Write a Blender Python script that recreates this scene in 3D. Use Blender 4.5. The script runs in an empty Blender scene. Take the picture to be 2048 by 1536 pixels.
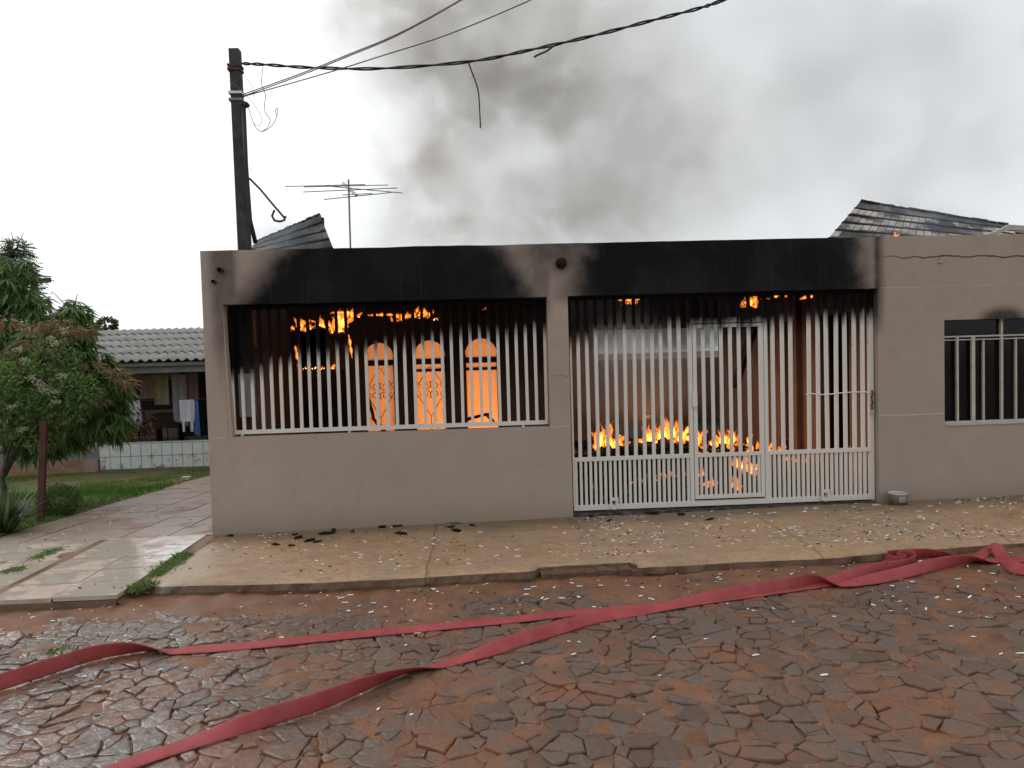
import bpy, math, random
import numpy as np
from mathutils import Vector, Matrix, noise as mnoise
random.seed(11)
R = random.random
def U_(a, b): return a + (b - a) * R()
sc = bpy.context.scene
COL = sc.collection

# ------------------------------------------------------------------ camera
FPX, CW, CH = 1480.0, 2048, 1536
CAM_D, CAM_H, YAW, PITCH, ROLL = 6.963, 1.6, 0.04998, -0.03966, -0.02846
fw = Vector((math.sin(YAW) * math.cos(PITCH), math.cos(YAW) * math.cos(PITCH), math.sin(PITCH)))
rt = Vector((math.cos(YAW), -math.sin(YAW), 0)); up = rt.cross(fw)
rt2 = rt * math.cos(ROLL) + up * math.sin(ROLL); up2 = up * math.cos(ROLL) - rt * math.sin(ROLL)
CP = Vector((0, -CAM_D, CAM_H))
cd = bpy.data.cameras.new('camera'); cam = bpy.data.objects.new('camera', cd); COL.objects.link(cam)
cd.sensor_width = 36; cd.lens = FPX / CW * 36; cd.clip_start = .05; cd.clip_end = 3000
cam.matrix_world = Matrix(((rt2.x, up2.x, -fw.x, CP.x), (rt2.y, up2.y, -fw.y, CP.y), (rt2.z, up2.z, -fw.z, CP.z), (0, 0, 0, 1)))
sc.camera = cam

def ray(x, y): return fw + rt2 * ((x - 1024) / FPX) + up2 * ((768 - y) / FPX)
def at(x, y, Y):                      # survey helper: point of the place on the plane Y = const
    d = ray(x, y); return CP + d * ((Y + CAM_D) / d.y)
def gnd(x, y, dz=0.0):                # point on the ground (front strip, gentle fall to the left)
    d = ray(x, y); p = None; z = dz
    for _ in range(6):
        p = CP + d * ((z - CAM_H) / d.z); z = gz(p.x, p.y) + dz
    return p
def px(p):
    d = Vector(p) - CP; z = d.dot(fw)
    return (1024 + FPX * d.dot(rt2) / z, 768 - FPX * d.dot(up2) / z, z)
def gz(x, y=0.0):
    z = .01 * (max(-8, min(9, x)) + 2.49)
    if x < -2.45 and y > 0: z -= .056 * min(y, 9)
    return z

# ------------------------------------------------------------------ world, sun, exposure
SUN_EL, SUN_AZ = math.radians(38), math.radians(-52)      # azimuth from +Y towards +X: ahead-left, behind cloud
sun_dir = Vector((math.sin(SUN_AZ) * math.cos(SUN_EL), math.cos(SUN_AZ) * math.cos(SUN_EL), math.sin(SUN_EL)))
w = bpy.data.worlds.new('World'); sc.world = w; w.use_nodes = True
nt = w.node_tree; nt.nodes.clear()
def N(t, typ, **k):
    n = t.nodes.new(typ)
    for a, v in k.items():
        if a.startswith('i_'):
            key = a[2:]; key = int(key) if key.isdigit() else key.replace('_', ' ')
            n.inputs[key].default_value = v
        else: setattr(n, a, v)
    return n
def lk(t, a, b): t.links.new(a, b)
wo = N(nt, 'ShaderNodeOutputWorld'); bgs = N(nt, 'ShaderNodeBackground', i_Strength=.10); bgc = N(nt, 'ShaderNodeBackground', i_Strength=1.0)
sky = N(nt, 'ShaderNodeTexSky', sky_type='NISHITA', sun_disc=False, sun_elevation=SUN_EL, sun_rotation=SUN_AZ)
lk(nt, sky.outputs[0], bgs.inputs['Color'])
tc = N(nt, 'ShaderNodeTexCoord')
mp = N(nt, 'ShaderNodeMapping'); mp.inputs['Scale'].default_value = (1, 1, 2.2); lk(nt, tc.outputs['Generated'], mp.inputs['Vector'])
nz = N(nt, 'ShaderNodeTexNoise', i_Scale=1.7, i_Detail=5.0, i_Roughness=.5, i_Distortion=.3); lk(nt, mp.outputs[0], nz.inputs['Vector'])
dt = N(nt, 'ShaderNodeVectorMath', operation='DOT_PRODUCT'); dt.inputs[1].default_value = sun_dir; lk(nt, tc.outputs['Generated'], dt.inputs[0])
mr = N(nt, 'ShaderNodeMapRange', interpolation_type='SMOOTHSTEP', i_1=.45, i_2=.96, i_3=0.0, i_4=1.0); lk(nt, dt.outputs['Value'], mr.inputs[0])
cr = N(nt, 'ShaderNodeValToRGB'); e = cr.color_ramp.elements
e[0].position = .3; e[0].color = (.78, .815, .83, 1); e[1].position = .68; e[1].color = (.93, .955, .965, 1); lk(nt, nz.outputs[0], cr.inputs[0])
gl = N(nt, 'ShaderNodeMix', data_type='RGBA', blend_type='ADD'); gl.inputs[7].default_value = (.42, .42, .42, 1)
lk(nt, mr.outputs[0], gl.inputs[0]); lk(nt, cr.outputs[0], gl.inputs[6]); lk(nt, gl.outputs[2], bgc.inputs['Color'])
mx = N(nt, 'ShaderNodeMixShader', i_0=.93); lk(nt, bgs.outputs[0], mx.inputs[1]); lk(nt, bgc.outputs[0], mx.inputs[2]); lk(nt, mx.outputs[0], wo.inputs['Surface'])
sl = bpy.data.lights.new('sun', 'SUN'); sl.energy = .8; sl.angle = math.radians(25); sl.color = (1, .97, .93)
so = bpy.data.objects.new('sun', sl); COL.objects.link(so); so.rotation_euler = (-sun_dir).to_track_quat('-Z', 'Y').to_euler(); so.location = (-8, 6, 14)
vs = sc.view_settings; vs.view_transform = 'Standard'; vs.look = 'None'; vs.exposure = 0.0; vs.gamma = 1; vs.use_curve_mapping = False
cy = sc.cycles
cy.use_denoising = True; cy.max_bounces = 6; cy.diffuse_bounces = 3; cy.glossy_bounces = 3; cy.transmission_bounces = 4
cy.transparent_max_bounces = 48; cy.volume_bounces = 0; cy.sample_clamp_indirect = 4; cy.caustics_reflective = False; cy.caustics_refractive = False
cy.volume_step_rate = 1.0; cy.volume_max_steps = 96; cy.use_adaptive_sampling = True; cy.adaptive_threshold = .02

# ------------------------------------------------------------------ builders
class MB:
    def __init__(s): s.v = []; s.f = []; s.m = []
    def add(s, vs, fs, mi=0):
        o = len(s.v); s.v += [tuple(p) for p in vs]; s.f += [tuple(i + o for i in f) for f in fs]; s.m += [mi] * len(fs); return s
    def box(s, a, b, mi=0, rot=None, c=None):
        x0, y0, z0 = a; x1, y1, z1 = b
        vs = [Vector(p) for p in ((x0,y0,z0),(x1,y0,z0),(x1,y1,z0),(x0,y1,z0),(x0,y0,z1),(x1,y0,z1),(x1,y1,z1),(x0,y1,z1))]
        if rot is not None:
            c = Vector(c) if c is not None else sum(vs, Vector()) / 8
            vs = [c + rot @ (p - c) for p in vs]
        return s.add(vs, [(0,3,2,1),(4,5,6,7),(0,1,5,4),(1,2,6,5),(2,3,7,6),(3,0,4,7)], mi)
    def bar(s, p, q, w, h, roll=0, mi=0, taper=1.0):
        p, q = Vector(p), Vector(q); d = (q - p).normalized()
        a = d.cross(Vector((0, 0, 1)));  a = Vector((1, 0, 0)) if a.length < 1e-3 else a.normalized()
        b = a.cross(d); rr = Matrix.Rotation(roll, 3, d); a = rr @ a * w / 2; b = rr @ b * h / 2
        vs = [p-a-b, p+a-b, p+a+b, p-a+b] + [q+(-a-b)*taper, q+(a-b)*taper, q+(a+b)*taper, q+(-a+b)*taper]
        return s.add(vs, [(0,1,2,3),(7,6,5,4),(0,4,5,1),(1,5,6,2),(2,6,7,3),(3,7,4,0)], mi)
    def tube(s, pts, r, n=8, mi=0, closed=False, cap=True):
        pts = [Vector(p) for p in pts]; k = len(pts); rs = r if isinstance(r, (list, tuple)) else [r] * k
        o = len(s.v); ref = None
        for i, p in enumerate(pts):
            if closed: d = pts[(i+1) % k] - pts[i-1]
            else: d = pts[min(i+1, k-1)] - pts[max(i-1, 0)]
            d = d.normalized() if d.length > 1e-9 else Vector((0, 0, 1))
            if ref is None: ref = d.orthogonal().normalized()
            a = (ref - d * ref.dot(d)); a = a.normalized() if a.length > 1e-6 else d.orthogonal().normalized()
            ref = a; b = d.cross(a)
            for j in range(n):
                t = 2 * math.pi * j / n; s.v.append(tuple(p + (a * math.cos(t) + b * math.sin(t)) * rs[i]))
        for i in range(k if closed else k - 1):
            i2 = (i + 1) % k
            for j in range(n):
                s.f.append((o+i*n+j, o+i*n+(j+1) % n, o+i2*n+(j+1) % n, o+i2*n+j)); s.m.append(mi)
        if cap and not closed:
            s.f.append(tuple(o + j for j in range(n))[::-1]); s.f.append(tuple(o+(k-1)*n + j for j in range(n))); s.m += [mi, mi]
        return s
    def lathe(s, c, prof, n=20, mi=0, axis='Z'):
        c = Vector(c); o = len(s.v); k = len(prof)
        for r, h in prof:
            for j in range(n):
                t = 2 * math.pi * j / n
                q = (r*math.cos(t), r*math.sin(t), h) if axis == 'Z' else ((r*math.cos(t), h, r*math.sin(t)) if axis == 'Y' else (h, r*math.cos(t), r*math.sin(t)))
                s.v.append(tuple(c + Vector(q)))
        for i in range(k - 1):
            for j in range(n):
                s.f.append((o+i*n+j, o+i*n+(j+1) % n, o+(i+1)*n+(j+1) % n, o+(i+1)*n+j)); s.m.append(mi)
        return s
    def mesh(s, name, mats, smooth=False, recalc=True):
        me = bpy.data.meshes.new(name); me.from_pydata(s.v, [], s.f)
        mats = mats if isinstance(mats, (list, tuple)) else [mats]
        for m in mats: me.materials.append(m)
        if len(mats) > 1: me.polygons.foreach_set('material_index', s.m)
        if recalc and len(s.f) < 20000:
            import bmesh
            bm = bmesh.new(); bm.from_mesh(me); bmesh.ops.recalc_face_normals(bm, faces=bm.faces); bm.to_mesh(me); bm.free()
        if smooth: me.polygons.foreach_set('use_smooth', [True] * len(me.polygons))
        me.update(); return me
    def build(s, name, mats, parent=None, smooth=False, recalc=True):
        return put(name, s.mesh(name, mats, smooth, recalc), parent)
def put(name, me, parent=None, loc=None, rot=None, scale=None):
    o = bpy.data.objects.new(name, me); COL.objects.link(o)
    if loc is not None: o.location = loc
    if rot is not None: o.rotation_euler = rot
    if scale is not None: o.scale = scale
    if parent is not None: child(o, parent)
    return o
def world_off(p):
    v = Vector()
    while p is not None: v += Vector(p.location) if not p.parent else Vector(p.matrix_parent_inverse.translation) + Vector(p.location); p = p.parent
    return v
def child(o, p): o.parent = p; o.matrix_parent_inverse = Matrix.Translation(-world_off(p))
def tag(o, label=None, cat=None, group=None, kind=None):
    if label: o['label'] = label
    if cat: o['category'] = cat
    if group: o['group'] = group
    if kind: o['kind'] = kind
    return o
def thing(name, label, cat, loc=(0, 0, 0), group=None):
    o = bpy.data.objects.new(name, None); COL.objects.link(o); o.location = loc; o.empty_display_size = .2
    return tag(o, label, cat, group)

# ------------------------------------------------------------------ materials
def new_mat(name):
    m = bpy.data.materials.new(name); m.use_nodes = True; t = m.node_tree; t.nodes.clear()
    out = N(t, 'ShaderNodeOutputMaterial'); b = N(t, 'ShaderNodeBsdfPrincipled'); lk(t, b.outputs[0], out.inputs['Surface'])
    return m, t, b, out
def ramp(t, src, stops):
    r = N(t, 'ShaderNodeValToRGB'); el = r.color_ramp.elements
    while len(el) < len(stops): el.new(.5)
    for e_, (p, c) in zip(el, stops): e_.position = p; e_.color = (*c, 1) if len(c) == 3 else c
    lk(t, src, r.inputs[0]); return r.outputs[0]
def pos(t, scale=None):
    g = N(t, 'ShaderNodeNewGeometry')
    if scale is None: return g.outputs['Position']
    m = N(t, 'ShaderNodeVectorMath', operation='MULTIPLY'); m.inputs[1].default_value = scale; lk(t, g.outputs['Position'], m.inputs[0]); return m.outputs[0]
def noise(t, scale, detail=5, rough=.6, dist=0, vec=None):
    n = N(t, 'ShaderNodeTexNoise', i_Scale=scale, i_Detail=float(detail), i_Roughness=rough, i_Distortion=dist)
    lk(t, vec if vec is not None else pos(t), n.inputs['Vector']); return n.outputs[0]
def mixc(t, fac, a, b, blend='MIX'):
    m = N(t, 'ShaderNodeMix', data_type='RGBA', blend_type=blend)
    for s, v in ((0, fac), (6, a), (7, b)):
        if hasattr(v, 'links'): lk(t, v, m.inputs[s])
        else: m.inputs[s].default_value = (*v, 1) if isinstance(v, tuple) and len(v) == 3 else v
    return m.outputs[2]
def mth(t, op, a, b=None, c=None, clamp=False):
    m = N(t, 'ShaderNodeMath', operation=op, use_clamp=clamp)
    for s, v in ((0, a), (1, b), (2, c)):
        if v is None: continue
        if hasattr(v, 'links'): lk(t, v, m.inputs[s])
        else: m.inputs[s].default_value = v
    return m.outputs[0]
def sstep(t, v, a, b, o0=0.0, o1=1.0):
    m = N(t, 'ShaderNodeMapRange', interpolation_type='SMOOTHSTEP', i_1=a, i_2=b, i_3=o0, i_4=o1)
    if hasattr(v, 'links'): lk(t, v, m.inputs[0])
    return m.outputs[0]
def bump(t, b, h, strength=.3, dist=.01):
    n = N(t, 'ShaderNodeBump', i_Strength=strength, i_Distance=dist); lk(t, h, n.inputs['Height']); lk(t, n.outputs[0], b.inputs['Normal'])
def simple(name, c1, c2=None, scale=8.0, rough=.7, bs=.2, bscale=60.0, bdist=.004, metal=0.0, spec=.5, rvar=0.0, lo=.35, hi=.65):
    m, t, b, _ = new_mat(name); c2 = c2 or tuple(x * .75 for x in c1)
    n = noise(t, scale); lk(t, ramp(t, n, [(lo, c1), (hi, c2)]), b.inputs['Base Color'])
    b.inputs['Roughness'].default_value = rough; b.inputs['Metallic'].default_value = metal; b.inputs['Specular IOR Level'].default_value = spec
    if rvar: lk(t, sstep(t, n, .35, .65, rough - rvar, rough + rvar), b.inputs['Roughness'])
    if bs: bump(t, b, noise(t, bscale, 4), bs, bdist)
    return m
def sep(t):
    s = N(t, 'ShaderNodeSeparateXYZ'); lk(t, pos(t), s.inputs[0]); return s.outputs

# front plaster: beige paint, soot stain from the mesh attribute, rain dirt along the foot
def plaster_front():
    m, t, b, _ = new_mat('beige_plaster')
    at_ = N(t, 'ShaderNodeAttribute', attribute_name='soot')
    n1 = noise(t, 1.3, 6); n2 = noise(t, 5, 6, .7); n3 = noise(t, 140, 3)
    base = ramp(t, n1, [(.3, (.355, .292, .243)), (.7, (.405, .335, .282))])
    base = mixc(t, sstep(t, n2, .45, .8, 0, .45), base, (.30, .24, .195))
    X, Y, Z = sep(t)
    foot = mth(t, 'MULTIPLY', sstep(t, mth(t, 'ADD', Z, mth(t, 'MULTIPLY', n2, .3)), .45, .12), .45)
    base = mixc(t, foot, base, (.24, .155, .10))
    streak = noise(t, 1.0, 4, .6, 0, pos(t, (26, 1, 1.6)))
    base = mixc(t, mth(t, 'MULTIPLY', sstep(t, streak, .55, .75), sstep(t, Z, 1.9, 2.6, 0.0, .22)), base, (.2, .17, .15))
    s = mth(t, 'ADD', at_.outputs['Fac'], mth(t, 'MULTIPLY', mth(t, 'SUBTRACT', n2, .5), mth(t, 'MULTIPLY', at_.outputs['Fac'], .7)))
    s = sstep(t, s, .0, .95)
    wash = mth(t, 'ADD', mth(t, 'MULTIPLY', sstep(t, n1, .42, .66), .020), mth(t, 'MULTIPLY', sstep(t, streak, .56, .70), .014))
    blk = mixc(t, wash, (.0075, .0082, .0095), (.5, .52, .56))
    lk(t, sstep(t, s, 0, 1, .4, .12), b.inputs['Specular IOR Level'])
    lk(t, mixc(t, s, base, blk), b.inputs['Base Color'])
    b.inputs['Roughness'].default_value = .85
    bump(t, b, mth(t, 'ADD', n3, mth(t, 'MULTIPLY', noise(t, 45, 3), .7)), .55, .006)
    return m
def plaster_in(name='scorched_inner_plaster', k=1.0, z0=1.25):
    m, t, b, _ = new_mat(name)
    X, Y, Z = sep(t); n2 = noise(t, 2.2, 6, .65)
    base = ramp(t, noise(t, 3, 5), [(.3, (.20*k, .115*k, .078*k)), (.7, (.27*k, .165*k, .112*k))])
    zz = mth(t, 'ADD', Z, mth(t, 'MULTIPLY', mth(t, 'SUBTRACT', n2, .5), .9))
    s = sstep(t, zz, z0, z0+.9, .25, .97)
    lk(t, mixc(t, s, base, (.010, .009, .009)), b.inputs['Base Color']); b.inputs['Roughness'].default_value = .9; b.inputs['Specular IOR Level'].default_value = .15
    bump(t, b, noise(t, 60, 4), .5, .006); return m
def bars_mat(gate):
    m, t, b, _ = new_mat('sooted_white_gate_paint' if gate else 'sooted_white_grille_paint')
    X, Y, Z = sep(t)
    n = noise(t, 2.0, 3, .6, 0, pos(t, (9, 1, 1))); nf = noise(t, 30, 5, .7)
    if gate:
        z0 = mth(t, 'ADD', sstep(t, X, .9, 2.0, 1.66, 1.74), sstep(t, X, 2.6, 3.6, 0, .05))
    else:
        z0 = mth(t, 'ADD', sstep(t, X, -2.35, -1.35, 1.36, 1.60), sstep(t, X, -1.4, .2, 0, .14))
    zz = mth(t, 'SUBTRACT', mth(t, 'ADD', Z, mth(t, 'MULTIPLY', mth(t, 'SUBTRACT', n, .5), .30)), z0)
    s = sstep(t, zz, -.06, .17)
    base = mixc(t, sstep(t, nf, .62, .78, 0, .5), (.66, .64, .59), (.40, .36, .30))
    rust = mth(t, 'MULTIPLY', sstep(t, noise(t, 9, 6, .75), .64, .72), sstep(t, X, 2.0, 3.8, .25, .9) if gate else .25)
    base = mixc(t, rust, base, (.16, .075, .035))
    lk(t, mixc(t, s, base, (.006, .006, .0065)), b.inputs['Base Color'])
    lk(t, sstep(t, s, 0, 1, .5, .9), b.inputs['Roughness']); lk(t, sstep(t, s, 0, 1, .5, .06), b.inputs['Specular IOR Level']); bump(t, b, nf, .15, .002); return m
def emission_vol(name, col, strength):
    m = bpy.data.materials.new(name); m.use_nodes = True; t = m.node_tree; t.nodes.clear()
    o = N(t, 'ShaderNodeOutputMaterial'); e_ = N(t, 'ShaderNodeEmission', i_Strength=strength); e_.inputs['Color'].default_value = (*col, 1)
    lk(t, e_.outputs[0], o.inputs['Volume']); return m
M = {}
M['front'] = plaster_front(); M['inner'] = plaster_in(); M['porchin'] = plaster_in('smoke_blackened_porch_plaster', .42, .9); M['gate'] = bars_mat(True); M['grille'] = bars_mat(False)
M['flame'] = emission_vol('flame_outer', (1, .19, .018), 34); M['core'] = emission_vol('flame_core', (1, .42, .075), 62)
M['joint'] = simple('pale_joint_mortar', (.42, .40, .38), (.5, .48, .45), 20, .85)
M['crackdark'] = simple('crack_shadow_clay', (.07, .045, .035), (.1, .06, .04), 30, .95)
M['char'] = simple('charred_timber', (.007, .0065, .0065), (.022, .02, .019), 18, .9, .6, 50, .01, spec=.2)
M['ash'] = simple('grey_ash', (.10, .095, .09), (.025, .023, .022), 14, .95, .6, 40, .01, lo=.4, hi=.6)
M['whiteash'] = simple('white_flake', (.86, .86, .85), (.74, .73, .71), 30, .8, .2, 90, .002)
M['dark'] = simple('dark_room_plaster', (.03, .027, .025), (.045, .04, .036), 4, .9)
M['frame'] = simple('cream_window_paint', (.52, .50, .42), (.42, .39, .31), 12, .5)
M['concpole'] = simple('weathered_pole_concrete', (.030, .028, .028), (.065, .062, .056), 9, .85, .4, 60, .006)
M['black'] = simple('black_cable', (.012, .012, .014), (.02, .02, .022), 9, .6, 0)
M['wiregrey'] = simple('aluminium_wire', (.20, .19, .21), (.14, .13, .15), 9, .5, 0, metal=.3)
M['rust'] = simple('rusty_iron', (.10, .045, .03), (.05, .03, .026), 20, .8, .4, 80, .003)
M['galv'] = simple('dull_antenna_metal', (.22, .22, .23), (.15, .15, .16), 20, .45, 0, metal=.6)
M['box'] = simple('meter_box_grey', (.55, .58, .60), (.42, .44, .45), 5, .5, .1)
# ------------------------------------------------------------------ ground, road, pavement
def soil_mat():
    m, t, b, _ = new_mat('red_laterite_soil')
    n = noise(t, 4, 6, .65); n2 = noise(t, 60, 5, .7)
    c = ramp(t, n, [(.25, (.10, .040, .018)), (.5, (.19, .080, .037)), (.75, (.265, .12, .058))])
    c = mixc(t, sstep(t, n2, .5, .75, 0, .55), c, (.09, .036, .02))
    lk(t, c, b.inputs['Base Color']); lk(t, sstep(t, noise(t, 2.2, 4), .35, .65, .42, .8), b.inputs['Roughness'])
    bump(t, b, mth(t, 'ADD', n2, noise(t, 170, 3)), .7, .008); return m
def stone_mat():
    m, t, b, _ = new_mat('wet_basalt_cobble')
    at_ = N(t, 'ShaderNodeAttribute', attribute_name='tint'); X, Y, Z = sep(t)
    n = noise(t, 7, 6, .65); n2 = noise(t, 45, 6, .7); n3 = noise(t, 1.7, 5, .6); n4 = noise(t, 14, 5, .65)
    c = ramp(t, at_.outputs['Fac'], [(.0, (.098, .061, .044)), (.35, (.138, .088, .064)), (.7, (.122, .094, .079)), (1, (.178, .102, .067))])
    c = mixc(t, sstep(t, n2, .4, .7, 0, .45), c, (.06, .04, .031))
    c = mixc(t, sstep(t, mth(t, 'ADD', mth(t, 'MULTIPLY', n, .5), mth(t, 'MULTIPLY', n3, .6)), .50, .70, 0, .8), c, (.205, .080, .036))
    lk(t, c, b.inputs['Base Color'])
    wet = mth(t, 'MULTIPLY', sstep(t, mth(t, 'ADD', X, mth(t, 'MULTIPLY', n3, 1.6)), .9, -1.0), sstep(t, n4, .72, .42))      # puddled where the hoses leaked
    lk(t, mth(t, 'SUBTRACT', sstep(t, n4, .36, .64, .42, .68), mth(t, 'MULTIPLY', wet, .36)), b.inputs['Roughness'])
    lk(t, mth(t, 'ADD', .36, mth(t, 'MULTIPLY', wet, .64)), b.inputs['Specular IOR Level'])
    bump(t, b, mth(t, 'ADD', mth(t, 'MULTIPLY', n, 1.4), mth(t, 'MULTIPLY', n2, .6)), .5, .012); return m
def conc_mat(name, kerb=False):
    m, t, b, _ = new_mat(name)
    n = noise(t, 1.6, 6, .65, .4); n2 = noise(t, 26, 6, .7); n3 = noise(t, 5, 5, .7, 0, pos(t, (.5, 1.2, 1)))
    if kerb:
        c = ramp(t, noise(t, 6, 6, .7), [(.3, (.12, .04, .018)), (.46, (.11, .055, .03)), (.6, (.14, .10, .065)), (.72, (.035, .029, .02))])
    else:
        c = ramp(t, n, [(.25, (.34, .185, .095)), (.45, (.43, .27, .155)), (.6, (.36, .245, .155)), (.75, (.30, .225, .16))])
        c = mixc(t, sstep(t, n3, .5, .72, 0, .6), c, (.22, .165, .115))
        c = mixc(t, sstep(t, noise(t, 3.2, 6, .7, 1), .58, .72, 0, .5), c, (.36, .16, .075))
        X, Y, Z = sep(t)
        damp = sstep(t, mth(t, 'ADD', Y, mth(t, 'MULTIPLY', n, .55)), -.30, .18, 0, .72)
        c = mixc(t, damp, c, (.13, .095, .06))
    c = mixc(t, sstep(t, n2, .46, .72, 0, .6), c, (.15, .095, .06)); c = mixc(t, sstep(t, noise(t, 9, 6, .8, 0, pos(t, (.45, 1.6, 1))), .52, .66, 0, .5), c, (.19, .115, .065))
    X, Y, Z = sep(t); wet = sstep(t, mth(t, 'ADD', X, mth(t, 'MULTIPLY', n, .7)), -1.35, -2.0)
    lk(t, c, b.inputs['Base Color']); lk(t, mth(t, 'SUBTRACT', sstep(t, n, .35, .65, .42, .8), mth(t, 'MULTIPLY', wet, .32)), b.inputs['Roughness'])
    lk(t, mth(t, 'ADD', .4, mth(t, 'MULTIPLY', wet, .6)), b.inputs['Specular IOR Level'])
    bump(t, b, mth(t, 'ADD', n2, noise(t, 110, 4)), .5, .006); return m
M['soil'] = soil_mat(); M['stone'] = stone_mat(); M['conc'] = conc_mat('stained_pavement_concrete'); M['kerb'] = conc_mat('soil_stained_kerb', True)
M['earth'] = simple('bare_earth', (.16, .085, .045), (.10, .075, .03), 3, .95, .5, 40, .02)

g = MB(); g.add([(-900, -900, -.85), (900, -900, -.85), (900, 900, -.85), (-900, 900, -.85)], [(0, 1, 2, 3)])
tag(g.build('ground', M['earth']), kind='structure')

def frac(x, y, z=0.0, s=1.0, o=4): return mnoise.fractal(Vector((x*s, y*s, z*s)), 1.0, 2.0, o)
def smooth01(a, b, v):
    t_ = max(0., min(1., (v-a)/(b-a))) if a != b else float(v > a); return t_*t_*(3-2*t_)
def kerb_y(x): return -1.535 - .105*smooth01(-2.4, -1.0, x) + .12*smooth01(2.3, 4.3, x)
ROADZ = -.085
def road_z(x, y): return gz(x) + ROADZ - .0 * y
# soil bed of the road
def grid_sheet(name, xs, ys, zf, mat, smooth=True):
    nx, ny = len(xs), len(ys); me = bpy.data.meshes.new(name)
    vs = [(x, y, zf(x, y)) for y in ys for x in xs]
    fs = [(j*nx+i, j*nx+i+1, (j+1)*nx+i+1, (j+1)*nx+i) for j in range(ny-1) for i in range(nx-1)]
    me.from_pydata(vs, [], fs); me.materials.append(mat)
    if smooth: me.polygons.foreach_set('use_smooth', [True]*len(fs))
    me.update(); return me
def lin(a, b, n): return [a + (b-a)*i/(n-1) for i in range(n)]
def road_soil_z(x, y):
    k = max(0, (y + 2.05) / .4)          # silt banked against the kerb
    return road_z(x, y) - .0045 + .012 * frac(x, y, 3, 1.7, 3) + .013 * frac(x, y, 9, 7, 3) + .003 * frac(x, y, 9, 24, 2) + min(.022, .014 * k)
rx = [-60, -30, -14, -8] + lin(-5.2, 6.2, 300) + [9, 16, 30, 60]
road = put('road', grid_sheet('road', rx, [-30, -14, -8] + lin(-5.4, -1.4, 110), lambda x, y: road_soil_z(x, y) if -5.5 < x < 6.4 and y > -5.6 else road_z(x, y) - .01, M['soil']))
tag(road, kind='structure')

# cobbles: irregular cells, inset, with worn rims
def clip(poly, p, n):
    out = []
    for i in range(len(poly)):
        a, b = poly[i-1], poly[i]; da = (a[0]-p[0])*n[0]+(a[1]-p[1])*n[1]; db = (b[0]-p[0])*n[0]+(b[1]-p[1])*n[1]
        if (da <= 0) != (db <= 0):
            t_ = da/(da-db); out.append((a[0]+(b[0]-a[0])*t_, a[1]+(b[1]-a[1])*t_))
        if db <= 0: out.append(b)
    return out
def cells(x0, x1, y0, y1, sx, sy, jit, rnd):
    nx, ny = int((x1-x0)/sx), int((y1-y0)/sy); S = {}
    for j in range(-2, ny+2):
        for i in range(-2, nx+2):
            S[i, j] = (x0+(i+.5+(.5 if j % 2 else 0)+rnd.uniform(-jit, jit))*sx, y0+(j+.5+rnd.uniform(-jit, jit))*sy, rnd.uniform(-.36, .36))
    for j in range(ny):
        for i in range(nx):
            c = S[i, j]; poly = [(c[0]-2*sx, c[1]-2*sy), (c[0]+2*sx, c[1]-2*sy), (c[0]+2*sx, c[1]+2*sy), (c[0]-2*sx, c[1]+2*sy)]
            for dj in (-2, -1, 0, 1, 2):
                for di in (-2, -1, 0, 1, 2):
                    if di or dj:
                        o = S.get((i+di, j+dj))
                        if o is None: continue
                        vx, vy = o[0]-c[0], o[1]-c[1]; L = math.hypot(vx, vy)
                        k = .5 + (c[2]-o[2])*.5
                        poly = clip(poly, (c[0]+vx*k, c[1]+vy*k), (vx/L, vy/L))
                        if not poly: break
                if not poly: break
            if len(poly) >= 3: yield c, poly
rnd = random.Random(5)
stones = []
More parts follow.
